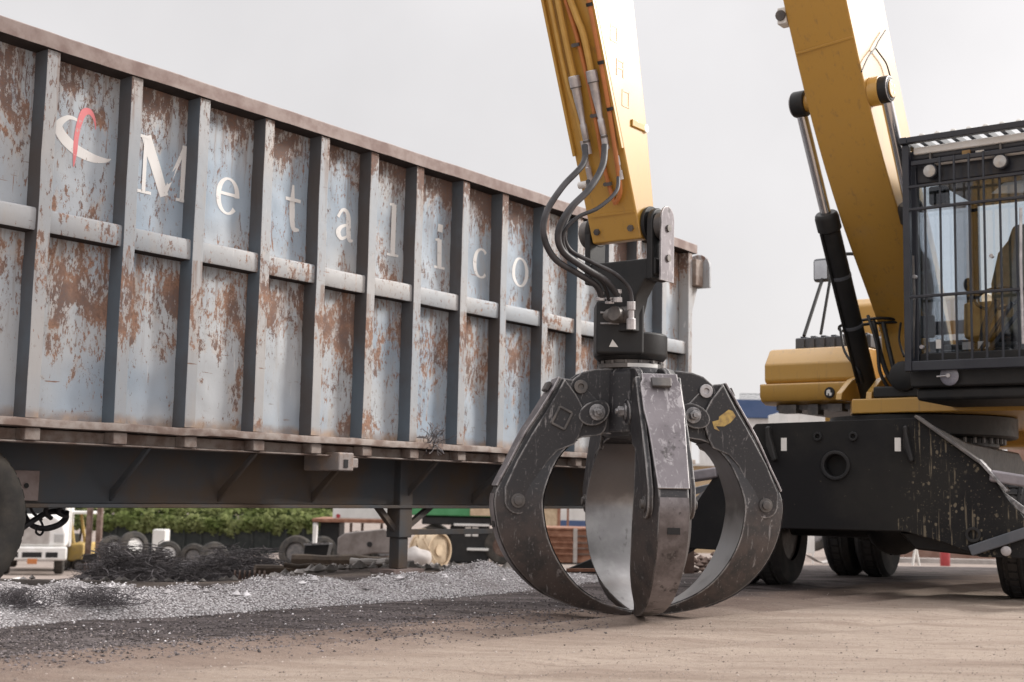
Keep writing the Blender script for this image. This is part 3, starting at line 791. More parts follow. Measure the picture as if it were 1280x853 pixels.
# metal hose ends standing on the rotator
for px, py, py2, dep in ((789, 377, 412, 7.68), (750, 365, 376, 7.68), (772, 362, 378, 7.68), (762, 372, 380, 7.72)):
    a = loc_in(grapple, at(px, py, dep)); b = loc_in(grapple, at(px, py2, dep))
    g = MB(); g.lathe([(.026, 0), (.026, (b-a).length*.3), (.018, (b-a).length*.32), (.018, (b-a).length*.6), (.028, (b-a).length*.62), (.028, (b-a).length)], a, b-a, 10); g.build('hose_fitting', M['steel'], grapple, bevel=.002)
bpy.context.view_layer.update()
# ------------------------------------------------------------------ material handler (local x forward, y to its left, z up)
C0 = V((3.76, 11.905, 0))
mh = thing('material_handler', 'yellow and black material handler with barred cab and tall boom holding the grapple', 'handler', C0, -D)
bpy.context.view_layer.update()
def L(p): return loc_in(mh, p)
def m_lat(px, py, lat):   # pixel -> local point on the plane at that sideways offset
    return L(on_plane(px, py, C0 + NN*lat, NN))
def m_fwd(px, py, u):
    return L(on_plane(px, py, C0 - D*u, D))
# boom
BF = [(.18,1.62),(.30,2.12),(.42,2.34),(1.22,3.13),(1.80,3.85),(2.33,4.70),(2.95,5.80),(3.75,6.65),(5.0,7.2),(7.15,7.75)]
BB = [(7.25,8.25),(4.9,7.85),(3.25,7.3),(2.15,6.05),(1.50,4.88),(.87,3.80),(.30,2.95),(-.12,2.15),(-.22,1.62)]
bf = [(q.x, q.y) for q in smooth_path([V((a, b, 0)) for a, b in BF], 4)]
bb = [(q.x, q.y) for q in smooth_path([V((a, b, 0)) for a, b in BB], 4)]
g = MB(); hw = .26; poly = bf + bb
g.prism(poly, lambda a, b: (a, -hw, b), (0, 2*hw, 0))
boom = g.build('boom', M['yellow'], mh, bevel=.014, smooth=30)
def front_pt(z):
    for (a, b), (c, d) in zip(bf, bf[1:]):
        if b <= z <= d: return a + (c-a)*(z-b)/(d-b)
    return bf[-1][0]
for z_ in (4.36,):
    g = MB(); x_ = front_pt(z_); g.bar((x_+.002, -hw+.012, z_-.02), (x_+.012, hw-.012, z_+.02), .02, .008, (.85, 0, -.52)); g.build('weld_seam', M['yellow'], boom, bevel=.003)
g = MB(); g.box((front_pt(4.62)-.12, -.34, 4.56), (front_pt(4.62)+.0, -.262, 4.70)); lp = g.build('boom_lamp', M['white'], boom, bevel=.01)
g = MB(); g.lathe([(.04, 0), (.045, .02), (.04, .03)], (front_pt(4.62)+.001, -.30, 4.63), (1, 0, -.3), 14); g.build('lens', M['darksteel'], lp)
# thin loose cables on the boom side
for pts in ([(1107, 38), (1098, 52), (1094, 60), (1085, 72), (1077, 90)], [(1094, 60), (1100, 68), (1108, 80), (1113, 97)]):
    g = MB(); g.tube(smooth_path([m_lat(a, b, hw+.03) for a, b in pts], 5), .007, 6); g.build('boom_cable', M['hose'], boom)
# boom cylinders
PB = V((1.79, 0, 4.02)); PF = V((.27, 0, 1.60)); dirc = (PF - PB).normalized(); tot = (PF-PB).length
g = MB(); g.cyl(PB + V((0, -.40, 0)), PB + V((0, .44, 0)), .075, 20); g.cyl(PB + V((0, .26, 0)), PB + V((0, .345, 0)), .12, 24); g.build('boom_pin', M['yellow'], boom, bevel=.006)
for s_ in (-1, 1):
    y = s_*.37; p = lambda t: PB + V((0, y, 0)) + dirc*t
    cyl = MB(); cyl.lathe([(.085, tot*.345), (.098, tot*.35), (.105, tot*.36), (.105, tot*.40), (.088, tot*.405), (.088, tot-.06), (.05, tot-.05)], p(0), dirc, 24)
    c_ = cyl.build('boom_cylinder', M['black'], mh, bevel=.003)
    g = MB(); g.cyl(p(.05), p(tot*.36), .047, 20); g.build('cylinder_rod', M['chrome'], c_)
    g = MB(); q = PB + V((0, y-s_*.012, 0)); g.lathe([(.105, -.055), (.11, -.045), (.11, .05), (.095, .07), (.07, .072), (.06, .06)], q + V((0, s_*.0, 0)), (0, s_, 0), 26)
    kb = g.build('rod_eye', M['black'], c_, bevel=.004)
    g = MB()
    for k_ in range(4):
        a = math.pi/4 + math.pi/2*k_; g.cyl(q + V((.04*math.cos(a), s_*.073, .04*math.sin(a))), q + V((.04*math.cos(a), s_*.084, .04*math.sin(a))), .012, 6)
    g.lathe([(.10, .052), (.104, .055), (.104, .062), (.10, .064)], q, (0, s_, 0), 26); g.build('eye_bolts', M['steel'], kb)
    g = MB(); e_ = PF + V((0, y, 0)); g.cyl(e_ + V((0, -.07, 0)), e_ + V((0, .07, 0)), .10, 22); g.build('cylinder_foot', M['black'], c_, bevel=.006)
    for fr in (.36, .55, .72):
        g = MB(); g.lathe([(.0885, 0), (.0915, .002), (.0915, .03), (.0885, .032)], p(tot*fr), dirc, 22); g.build('cylinder_band', M['greyplastic'], c_)
    g = MB(); a_ = p(tot*.42) + V((.10, .05*s_, .0)); b_ = p(tot*.93) + V((.10, .05*s_, 0)); g.tube([p(tot*.40)+V((.08,0,0)), a_, b_, p(tot*.96)], .014, 8); g.build('cylinder_pipe', M['black'], c_)
# stick
SF = [(5.13,2.245),(5.20,2.245),(5.73,3.53),(7.40,7.55)]; SB = [(7.55,8.3),(7.05,8.45),(6.72,7.4),(5.31,3.66),(5.155,2.98),(5.05,2.42)]
g = MB(); sw = .175; g.prism(SF + SB, lambda a, b: (a, -sw, b), (0, 2*sw, 0)); stick = g.build('stick', M['yellow'], mh, bevel=.010, smooth=30)
tS = V((.53, 0, 1.285)).normalized(); nS = V((tS.z, 0, -tS.x))
def sf(z, lat, off=0.0):
    return V((5.20 + (z-2.245)*.53/1.285, lat, z)) + nS*off
def zpx(py): return m_lat(745, py, 0).z if False else on_plane(745, py, C0 - D*5.45, D).z
def sfp(frac, py, off):   # fraction across the stick's front face, photo height
    return sf(zpx(py) , -sw + 2*sw*frac, off)
for lat in (-.12, .12):
    g = MB(); p_ = sf(2.31, lat, 0); g.cyl(p_, p_ + nS*.02, .02, 6); g.build('stick_bolt', M['darksteel'], stick)
g = MB(); g.bar(sf(2.40, -sw+.02, .002), sf(2.40, sw-.01, .002), .012, .010, nS); g.build('weld_seam', M['yellow'], stick)
for lat, s_ in ((-.165, 1), (.168, -1)):
    g = MB(); g.bar(sf(2.75, lat, .012), sf(7.2, lat, .012), .018, .024, nS); g.build('edge_strip', M['yellow'], stick, bevel=.003)
def pipe(name, pts, r, mat, par):
    g = MB(); g.tube(smooth_path([sfp(*p) for p in pts], 5), r, 10); return g.build(name, M[mat], par)
pipe('yellow_pipe', [(.20, -260, .03), (.20, -90, .03), (.20, 40, .03), (.21, 105, .03), (.27, 140, .03), (.30, 172, .03)], .014, 'yellowpipe', stick)
pipe('yellow_pipe', [(.36, -260, .035), (.36, 0, .035), (.36, 70, .035), (.37, 102, .035)], .019, 'yellowpipe', stick)
pipe('yellow_pipe', [(.70, -260, .035), (.66, -30, .035), (.56, 0, .035), (.66, 40, .035), (.72, 60, .035), (.73, 100, .035)], .020, 'yellowpipe', stick)
pipe('orange_line', [(.55, -260, .02), (.5, -60, .02), (.46, 0, .02), (.56, 60, .02), (.60, 110, .02), (.60, 160, .02), (.58, 205, .02), (.62, 235, .02), (.66, 250, .02)], .013, 'orange', stick)
pipe('orange_line', [(.93, -260, .025), (.93, 0, .025), (.93, 60, .025), (.92, 120, .025), (.90, 165, .03), (.88, 205, .04), (.82, 235, .03), (.68, 248, .024)], .014, 'orange', stick)
for fr, py in ((.47, 68), (.56, 147), (.55, 225)):
    g = MB(); p_ = sfp(fr, py, .005); g.cyl(p_, p_ + nS*.03, .012, 8); p2 = sfp(fr+.13, py, .03); g.bar(p_ + nS*.025, p2, .02, .02, nS); g.build('hose_clamp', M['darksteel'], stick)
for py in (30, 92, 143):
    g = MB(); g.lathe([(.018, -.01), (.021, -.01), (.021, .01), (.018, .01)], sfp(.93, py, .025), tS, 10); g.build('cable_tie', M['black'], stick)
for fr, py0 in ((.37, 100), (.73, 98)):
    a = sfp(fr, py0, .035); b = sfp(fr+.02, py0+88, .05); ax = b - a; l = ax.length
    g = MB(); g.lathe([(.031, 0), (.034, .004), (.034, l*.14), (.031, l*.145), (.031, l*.16), (.028, l*.17), (.026, l*.30), (.020, l*.48), (.015, l*.60), (.020, l*.62), (.020, l*.80), (.017, l*.81), (.021, l*.84), (.021, l)], a, ax, 14)
    fo = g.build('hose_coupling', M['steel'], stick, bevel=.002)
    g = MB(); g.lathe([(.035, l*.143), (.035, l*.155)], a, ax, 14); g.lathe([(.022, l*.82), (.022, l*.85)], a, ax, 14); g.build('coupling_band', M['darksteel'], fo)
for fr, py0, py1 in ((.28, 172, 222), (.88, 195, 222)):
    a = sfp(fr, py0, .03); b = sfp(fr, py1, .03); l = (b-a).length
    g = MB(); g.lathe([(.017, 0), (.017, l*.4), (.013, l*.42), (.013, l*.6), (.018, l*.62), (.018, l)], a, b-a, 10); g.build('hose_coupling', M['steel'], stick)
g = MB(); p_ = sfp(.10, 222, .02); g.cyl(p_ - V((0, .03, 0)), p_ + V((0, .03, 0)), .022, 12); g.build('plug', M['white'], stick)
# clip and faint raised marks on the stick's left side
g = MB(); g.box((5.18, sw+.001, 2.90), (5.33, sw+.012, 2.945)); c_ = g.build('side_clip', M['yellowpipe'], stick, bevel=.006)
g = MB(); g.lathe([(.026, 0), (.026, .012), (.012, .013)], (5.17, sw+.0, 2.922), (0, 1, 0), 14); g.build('ring', M['white'], c_)
for i, z_ in enumerate((3.41, 3.22, 3.05)):
    x_ = 5.50 + (z_-3.2)*.38 - .05
    g = MB(); s2 = sw+.0015
    for dx, dz, w_, h_ in ((-.035, 0, .012, .10), (.035, 0, .012, .10), (0, .045, .07, .012), (0, -.045 if i != 1 else .0, .07, .012)):
        g.box((x_+dx-w_/2, s2-.001, z_+dz-h_/2), (x_+dx+w_/2, s2+.0008, z_+dz+h_/2))
    g.build('raised_mark', M['yellow'], stick)
for x_ in (5.66, 5.74):
    g = MB(); g.box((x_-.02, sw+.001, 3.66), (x_+.02, sw+.012, 3.70)); g.build('side_mark', M['yellowpipe'], stick)
# black bosses at the stick tip
for s_ in (-1, 1):
    g = MB(); g.lathe([(.10, 0), (.11, .01), (.11, .03)], (5.12, s_*(sw+.001), 2.34), (0, s_, 0), 24); g.build('tip_boss', M['black'], stick, bevel=.004)
# hoses from the stick to the rotator
hs_ = [
 ([(731,182,7.62),(729,205,7.56),(703,234,7.42),(683,266,7.34),(680,296,7.32),(694,324,7.36),(722,342,7.48),(745,357,7.60),(752,373,7.68)], .0185),
 ([(756,182,7.58),(753,208,7.52),(737,236,7.42),(712,262,7.34),(698,290,7.32),(703,314,7.36),(728,333,7.46),(758,352,7.60),(772,370,7.68)], .020),
 ([(735,226,7.66),(734,238,7.62),(715,262,7.48),(705,288,7.42),(712,312,7.46),(740,328,7.52),(768,342,7.60),(786,360,7.66),(790,380,7.68)], .013),
 ([(773,222,7.58),(770,240,7.52),(748,260,7.44),(722,272,7.38),(704,292,7.36),(708,316,7.40),(728,336,7.48),(752,352,7.62),(762,378,7.72)], .0115)]
for pts, r in hs_:
    g = MB(); g.tube(smooth_path([L(at(*p)) for p in pts], 7), r, 12); g.build('hydraulic_hose', M['hose'], mh)
# deck, turntable
g = MB(); g.prism([(.45,-.50),(.80,-.34),(.86,.2),(.80,1.6),(-2.6,1.6),(-2.6,-1.6),(-1.5,-1.6),(-1.3,-.62)], lambda a, b: (a, b, 1.465), (0, 0, .13)); deck = g.build('deck', M['yellow'], mh, bevel=.012)
for y in (-.50, -.22, .24, .52):
    g = MB(); g.prism([(-.05,1.597),(.72,1.597),(.70,1.66),(.46,1.80),(.27,1.85),(.12,1.80),(-.05,1.74)], lambda a, b: (a, y-.028, b), (0, .056, 0)); g.build('pin_bracket', M['yellow'], deck, bevel=.008)
g = MB(); g.lathe([(0,1.18),(.62,1.18),(.66,1.20),(.66,1.27)], (0,0,0), (0,0,1), 56); g.lathe([(.62,1.272),(.80,1.275),(.82,1.29),(.82,1.455),(0,1.462)], (0,0,0), (0,0,1), 56)
tt = g.build('turntable', M['black'], mh, bevel=.004)
g = MB()
for k_ in range(44):
    a = 2*math.pi*k_/44; g.cyl((.70*math.cos(a), .70*math.sin(a), 1.225), (.70*math.cos(a), .70*math.sin(a), 1.271), .017, 6)
g.build('bearing_bolts', M['darksteel'], tt)
# fuel tank / tool box on its right
def slab(poly, y0, y1): return MB().prism(poly, lambda a, b: (a, y0, b), (0, y1-y0, 0))
tank = slab([(-1.9,1.80),(.28,1.80),(.31,1.83),(.31,1.985),(.20,2.13),(.16,2.145),(-1.9,2.145)], -1.425, -.50).build('fuel_tank', M['yellow'], mh, bevel=.016, seg=3)
tk2 = slab([(-1.9,1.64),(.22,1.60),(.31,1.63),(.34,1.68),(.34,1.79),(.33,1.797),(-1.9,1.797)], -1.46, -.49).build('tank_step', M['yellow'], mh, bevel=.016, seg=3)
q = m_fwd(1037, 491, .345); g = MB(); g.lathe([(.050, 0), (.052, .004), (.047, .012), (0, .012)], (q.x-.003, q.y, q.z), (1, 0, 0), 28); bd = g.build('round_badge', M['black'], tk2)
g = MB(); g.prism([(-.022,-.028),(.0,-.03),(.002,-.006),(.014,-.008),(.014,-.028),(.028,-.02),(.026,.018),(.008,.03),(-.01,.026),(-.012,.0),(-.026,-.004)], lambda a, b: (q.x+.0095, q.y-a, q.z+b), (.002, 0, 0)); g.build('badge_mark', M['white'], bd)
g = MB(); g.box((-1.8,-1.35,1.55),(.2,-.55,1.60)); g.build('tank_underside', M['darksteel'], mh)
for y0, y1, z0 in ((-1.30,-1.12,1.52), (-1.0,-.9,1.50), (-.8,-.66,1.53)):
    g = MB(); g.box((.12, y0, z0), (.26, y1, 1.598)); g.build('tank_clip', M['darksteel'], mh)
# ribbed grey cover on the tank, pre-cleaner, hood behind
g = MB(); g.box((-.75,-1.27,2.146),(-.05,-.50,2.275)); cv = g.build('ribbed_cover', M['greyplastic'], mh, bevel=.012)
for i in range(7):
    y = -1.22 + i*.105; g = MB(); g.box((-.049, y, 2.15), (-.028, y+.055, 2.27)); g.box((-.74, y, 2.2755), (-.06, y+.055, 2.29)); g.build('cover_rib', M['greyplastic'], cv, bevel=.006)
g = MB(); g.lathe([(0,2.15),(.11,2.15),(.11,2.40),(.125,2.405),(.125,2.45),(.07,2.49),(0,2.49)], (-.9,-.62,0), (0,0,1), 24); g.build('air_cleaner', M['greyplastic'], mh, bevel=.004)
hood = slab([(-2.9,1.60),(-1.1,1.60),(-1.1,2.72),(-1.2,2.80),(-2.7,2.82),(-2.9,2.7)], -1.22, .2).build('engine_hood', M['yellow'], mh, bevel=.03, seg=3)
slab([(-3.3,1.3),(-2.62,1.3),(-2.62,2.3),(-2.75,2.4),(-3.2,2.4),(-3.35,2.2)], -1.55, 1.55).build('counterweight', M['yellow'], mh, bevel=.05, seg=3)
# handrail and mirror at the tank
def rail(name, pts, r=.018, par=mh, mat='black'):
    g = MB(); g.tube(pts, r, 10); return g.build(name, M[mat], par)
hr = [m_lat(1005,420,-.95), m_lat(1036,326,-.95), m_lat(1042,320,-.92), m_lat(1070,318,-.70), m_lat(1080,330,-.6), m_lat(1097,390,-.55)]
rail('handrail', smooth_path(hr, 5), .017)
rail('handrail', [m_lat(1026,418,-.8), m_lat(1041,330,-.8)], .014)
mc = m_lat(1027, 338, -.97)
g = MB(); g.box((mc.x-.05, mc.y-.08, mc.z-.115), (mc.x+.03, mc.y+.09, mc.z+.115)); mi = g.build('mirror', M['greyplastic'], mh, bevel=.03, seg=3)
g = MB(); g.box((mc.x+.0305, mc.y-.06, mc.z-.09), (mc.x+.034, mc.y+.07, mc.z+.09)); g.build('mirror_glass', M['chrome'], mi)
# hoses round the boom foot
for pts, r in (([(1128,400,.34),(1100,398,.50),(1070,402,.50),(1050,408,.4),(1054,414,.35),(1080,406,.5),(1128,402,.36)], .014),
               ([(1050,410,.4),(1056,440,.5),(1072,462,.55),(1078,480,.5)], .012), ([(1092,402,.5),(1100,440,.6),(1110,470,.6),(1122,486,.6)], .022),
               ([(1104,404,.5),(1112,440,.6),(1120,470,.62),(1130,482,.6)], .022), ([(1126,404,.5),(1124,425,.6),(1130,446,.7)], .010),
               ([(1085,395,.5),(1096,430,.62),(1100,465,.66),(1112,488,.62)], .016)):
    g = MB(); g.tube(smooth_path([m_fwd(a, b, u) for a, b, u in pts], 6), r, 9); g.build('boom_hose', M['black'], mh)
g = MB(); g.lathe([(.10,0),(.13,.02),(.13,.12),(.1,.14)], m_fwd(1128,470,.85)-V((.14,0,0)), (1,0,0), 22); g.build('hose_drum', M['black'], mh)
g = MB(); g.box((.55,-.15,1.597),(.80,.42,1.70)); g.build('valve_block', M['black'], mh, bevel=.02)

# ---- cab
CF, CB, CL, CR, CZ0, CZ1 = 1.70, .10, .52, 1.66, 1.74, 3.40
cab = bpy.data.objects.new('cab', None); COL.objects.link(cab); cab.parent = mh
for x, y in ((CF-.07, CL), (CF-.07, CR-.07), (CB, CL), (CB, CR-.07), (.86, CR-.066)):
    g = MB(); g.box((x, y, CZ0), (x+.07, y+(.07 if x != .86 else .06), CZ1)); g.build('pillar', M['cabblack'], cab, bevel=.012)
g = MB(); g.box((CB-.04, CL-.02, CZ1+.001), (CF+.03, CR+.02, CZ1+.10)); g.build('roof', M['cabblack'], cab, bevel=.035, seg=3)
g = MB(); g.box((CF-.05, CL+.071, 3.23), (CF-.005, CR-.071, CZ1)); g.build('front_header', M['cabblack'], cab, bevel=.01)
g = MB(); g.box((CB, CL, 1.60), (CF+.02, CR, CZ0)); g.build('cab_plinth', M['black'], cab, bevel=.02); g = MB(); g.box((CB, CL+.03, 1.50), (CF-.03, CR-.02, 1.599)); g.build('cab_base', M['black'], cab, bevel=.03, seg=3)
g = MB(); g.box((CF-.05, CL+.071, CZ0+.001), (CF-.002, CR-.071, CZ0+.13)); g.box((CB+.01, CL+.01, CZ0+.002), (CB+.05, CR-.01, 2.15)); g.build('lower_panel', M['black'], cab, bevel=.01)
g = MB(); g.box((CB+.071, CR-.055, CZ0+.001), (CF-.071, CR-.01, 2.10)); g.build('door_panel', M['black'], cab, bevel=.01)
for name, lo, hi in (('front_window', (CF-.030, CL+.072, CZ0+.132), (CF-.024, CR-.072, 3.229)), ('side_window', (CB+.072, CL+.03, CZ0+.02), (CF-.072, CL+.036, CZ1-.01)),
                     ('side_window', (CB+.072, CR-.04, 2.102), (CF-.072, CR-.034, CZ1-.01)), ('rear_window', (CB+.03, CL+.072, 2.152), (CB+.036, CR-.072, CZ1-.01))):
    MB().box(lo, hi).build(name, M['glass'], cab, smooth=0)
# headliner, visor, seat, console
g = MB(); g.box((CB+.1, CL+.08, 3.33), (CF-.1, CR-.08, 3.395)); g.build('headliner', M['greyplastic'], cab)
g = MB(); pts = [(CF-.10, m_fwd(1226,240,CF).y, 3.13), (CF-.10, m_fwd(1250,236,CF).y, 3.20), (CF-.10, CR-.18, 3.15)]
M['trim'] = simple('grey_cab_trim', (.30, .30, .345), (.36, .355, .40), 4, .7, 0, .1, 40)
vz = MB().prism([(.0,.0),(.10,.075),(.30,.08),(.44,.03),(.44,-.01),(.22,-.02)], lambda a, b: (CF-.12, 1.13+a, 3.11+b), (-.02, 0, 0)); vz.build('sun_visor', M['visor'] if 'visor' in M else M['white'], cab, bevel=.006)
y_ = m_fwd(1204, 300, CB+.12).y
MB().box((CB+.06, y_-.07, CZ0+.3), (CB+.16, y_+.07, CZ1-.02)).build('rear_post_cover', M['trim'], cab, bevel=.02)
MB().box((CB+.06, CL+.08, 2.20), (CB+.14, CR-.08, 2.32)).build('parcel_shelf', M['trim'], cab, bevel=.02)
y_ = m_fwd(1172, 236, CF-.4).y
MB().box((CF-.5, y_-.07, 3.14), (CF-.38, y_+.07, 3.29)).build('radio', M['black'], cab, bevel=.015)
y_ = m_fwd(1152, 400, CF-.2).y
MB().box((CF-.26, y_-.07, 2.02), (CF-.22, y_+.09, 2.20)).build('monitor', M['black'], cab, bevel=.01)
for y_ in (.80, 1.34):
    g = MB(); g.tube([(1.12, y_, 2.25), (1.14, y_, 2.45)], .014, 8); g.ball((1.14, y_, 2.48), .035, 10, 8, (1, 1, 1.6)); g.build('joystick', M['black'], cab)
st = bpy.data.objects.new('seat', None); COL.objects.link(st); st.parent = cab
bp = [(-.25,0),(.25,0),(.27,.35),(.22,.62),(.14,.72),(.10,.86),(-.10,.86),(-.14,.72),(-.22,.62),(-.27,.35)]
SX, SY = .62, 1.07
MB().prism(bp, lambda a, b: (SX-.16*b, SY+a, 2.22+b), (-.12, 0, 0)).build('backrest', M['seat'], st, bevel=.05, seg=3)
MB().box((SX-.05, SY-.26, 2.06), (SX+.50, SY+.26, 2.20)).build('cushion', M['seat'], st, bevel=.05, seg=3)
MB().box((SX+.10, SY-.30, 2.03), (SX+.56, SY-.02, 2.33)).build('arm_console', M['brown'], st, bevel=.03, seg=3)
MB().box((SX+.10, SY+.2, 2.03), (SX+.5, SY+.36, 2.36)).build('arm_console', M['seat'], st, bevel=.03, seg=3)
MB().box((SX-.05, SY-.2, CZ0), (SX+.35, SY+.2, 2.05)).build('pedestal', M['black'], st, bevel=.02)
g = MB(); g.tube(smooth_path([(CF-.20, SY-.08, CZ0+.02), (CF-.30, SY-.05, 2.1), (CF-.42, SY, 2.30)], 4), .035, 10); sc_ = g.build('steering_column', M['black'], cab)
g = MB(); g.tube([V((CF-.44+.03*math.cos(a)*.6, SY+.17*math.sin(a), 2.33+.17*math.cos(a)*.55)) + V((-.08*math.cos(a),0,0)) for a in [2*math.pi*i/24 for i in range(25)]], .014, 8); g.build('steering_wheel', M['black'], sc_)
for y in (.88, 1.0): 
    g = MB(); g.box((CF-.22, y, 1.88), (CF-.15, y+.07, 1.96)); g.build('pedal', M['steel'], cab)
# wiper arm and slanted rails behind the lower right of the grille
for a, b in (((1216,452), (1266,378)), ((1226,452), (1278,384))):
    g = MB(); g.bar(m_fwd(*a, CF-.06), m_fwd(*b, CF-.06), .03, .03); g.build('grab_rail', M['cabblack'], cab, bevel=.006)
g = MB(); g.tube([m_fwd(1141,448,CF+.02), m_fwd(1143,372,CF+.02), m_fwd(1141,320,CF+.02)], .012, 8); g.build('wiper_arm', M['darksteel'], cab)
for px, py in ((1141, 373), (1152, 434), (1143, 346), (1239, 320)):
    p_ = m_fwd(px, py, CF+.03); g = MB(); g.cyl(p_ - V((.03,0,0)), p_ + V((.006,0,0)), .016, 10); g.build('grille_bolt', M['steel'], cab)
p_ = m_fwd(1172, 430, CF-.0); g = MB(); g.box((CF-.023, p_.y-.02, p_.z-.035), (CF-.021, p_.y+.02, p_.z+.035)); g.build('window_label', M['white'], cab)
# guard grille standing off the front
gx = CF+.09; gl, gr = CL-.005, CR+.02
gg = MB(); gg.box((gx-.03, gl, 1.72), (gx+.03, gl+.055, 3.53)); gg.box((gx-.03, gr-.055, 1.72), (gx+.03, gr, 3.53)); gg.box((gx-.028, gl+.056, 1.722), (gx+.028, gr-.056, 1.80)); gg.box((gx-.026, gl+.056, 3.36), (gx-.0, gr-.056, 3.40))
GR = gg.build('guard_frame', M['cabblack'], cab, bevel=.008)
for px in (1157, 1176, 1194, 1212.5, 1231, 1251, 1271, 1290):
    y = m_fwd(px, 300, gx).y
    top = 3.40 if px in (1176, 1194, 1212.5, 1231) else 3.18
    if y < gr-.06: g = MB(); g.cyl((gx, y, 1.80), (gx, y, top), .0095, 8); g.build('grille_bar', M['cabblack'], GR)
for py in (235, 263, 372):
    z_ = m_fwd(1139, py, gx).z; g = MB(); g.bar((gx+.018, gl+.05, z_), (gx+.018, gr-.05, z_), .026, .022); g.build('grille_rail', M['cabblack'], GR, bevel=.004)
# roof guard with bolted slats
g = MB(); g.box((CB, gl-.01, 3.532), (gx+.06, gl+.05, 3.585)); g.box((CB, gr-.05, 3.532), (gx+.06, gr+.01, 3.585)); g.box((gx+.0, gl+.051, 3.534), (gx+.058, gr-.051, 3.583)); g.box((CB, gl+.051, 3.534), (CB+.06, gr-.051, 3.583))
RG = g.build('roof_guard', M['cabblack'], cab, bevel=.006)
for i in range(9):
    y = gl+.12+i*.125; g = MB(); g.box((CB+.06, y, 3.545), (gx-.002, y+.035, 3.60)); g.build('guard_slat', M['greyplastic'], RG, bevel=.006); g = MB(); g.ball((gx-.05, y+.018, 3.60), .028, 10, 6); g.build('slat_cap', M['white'], RG)
MB().box((CB+.3, CL+.09, CZ0), (CF-.32, CR-.07, 1.97)).build('floor_console', M['black'], cab, bevel=.03)
MB().box((CF-.30, CL+.09, CZ0), (CF-.10, CR-.4, 1.90)).build('floor_console', M['black'], cab, bevel=.03)
g = MB(); g.box((gx-.10, gl+.07, 3.455), (gx-.03, gr-.07, 3.515)); g.build('lamp_rail', M['white'], cab, bevel=.012)
g = MB(); g.box((gx-.14, gl+.22, 3.36), (gx-.06, gr-.14, 3.41)); g.build('lamp_rail', M['white'], cab, bevel=.02)
for px, mt in ((1206, 'brown'), (1223, 'lens')):
    p_ = m_fwd(px, 190, gx); g = MB(); g.box((gx-.05, p_.y-.032, p_.z-.02), (gx-.027, p_.y+.032, p_.z+.02)); g.build('marker', M[mt], cab, bevel=.003)
for px, py in ((1162, 214), (1250, 202)):
    p_ = m_fwd(px, py, gx-.02)
    g = MB(); g.lathe([(.03, -.09), (.055, -.07), (.06, 0), (.056, .006), (.05, .002)], p_, (1, 0, -.12), 24); wl = g.build('work_light', M['cabblack'], cab, bevel=.003)
    g = MB(); g.lathe([(0, .004), (.05, .004), (.046, .012), (0, .016)], p_, (1, 0, -.12), 24); g.build('lens', M['lens'], wl)
    g = MB(); g.bar(p_ + V((-.03, 0, .05)), p_ + V((-.03, 0, .15)), .03, .015); g.build('lamp_bracket', M['darksteel'], wl)
M['reflector'] = simple('grey_reflector', (.22, .22, .27), (.28, .28, .33), 20, .3, 0, .1, 90, .5)
p_ = m_fwd(1187, 470, CF+.05); g = MB(); g.lathe([(0, 0), (.072, 0), (.075, .006), (.06, .016), (0, .018)], p_, (1, -.1, -.1), 28); rf = g.build('reflector', M['reflector'], cab)
g = MB(); g.cyl(p_ + V((.016, 0, 0)), p_ + V((.04, 0, 0)), .016, 10); g.tube([p_ + V((.03, 0, 0)), p_ + V((.03, -.09, -.005))], .006, 6); g.build('reflector_clip', M['steel'], rf)
g = MB(); g.tube([m_fwd(1276,260,gx+.05), m_fwd(1276,330,gx+.05), m_fwd(1279,430,gx+.05)], .011, 8); g.build('grab_handle', M['steel'], cab)

# ---- undercarriage (turned 30 degrees: own axes a = sideways, v = forward)
an = math.radians(-30); UA = V((math.cos(an), math.sin(an), 0)); UF = V((UA.y, -UA.x, 0))
uc = bpy.data.objects.new('undercarriage', None); COL.objects.link(uc); uc.parent = mh
uc.matrix_local = mh.matrix_world.inverted() @ (Matrix.Translation(C0) @ Matrix((UF, -UA if False else V((-UF.y, UF.x, 0)), V((0,0,1)))).transposed().to_4x4())
bpy.context.view_layer.update()
# in uc local: x forward, y = its left = +a direction?
ydir = V((-UF.y, UF.x, 0)); SGN = 1 if ydir.dot(UA) > 0 else -1
def U3(v, a, z): return V((v, a*SGN, z))
PV = 2.42
body = MB(); 
body.prism([(-1.9,.62),(PV-.10,.55),(PV-.10,1.27),(1.2,1.20),(-1.4,1.20),(-1.9,1.05)], lambda a, b: U3(a, -.62, b), U3(0, 1.24, 0)); body.build('chassis', M['black'], uc, bevel=.02)
outline = [(-.735,1.29),(.50,1.325),(.955,.972),(1.30,.50),(1.32,.335),(.92,.335),(.68,.425),(.40,.495),(-.56,.485),(-.90,.30),(-1.40,.31),(-1.38,.45),(-1.06,.905)]
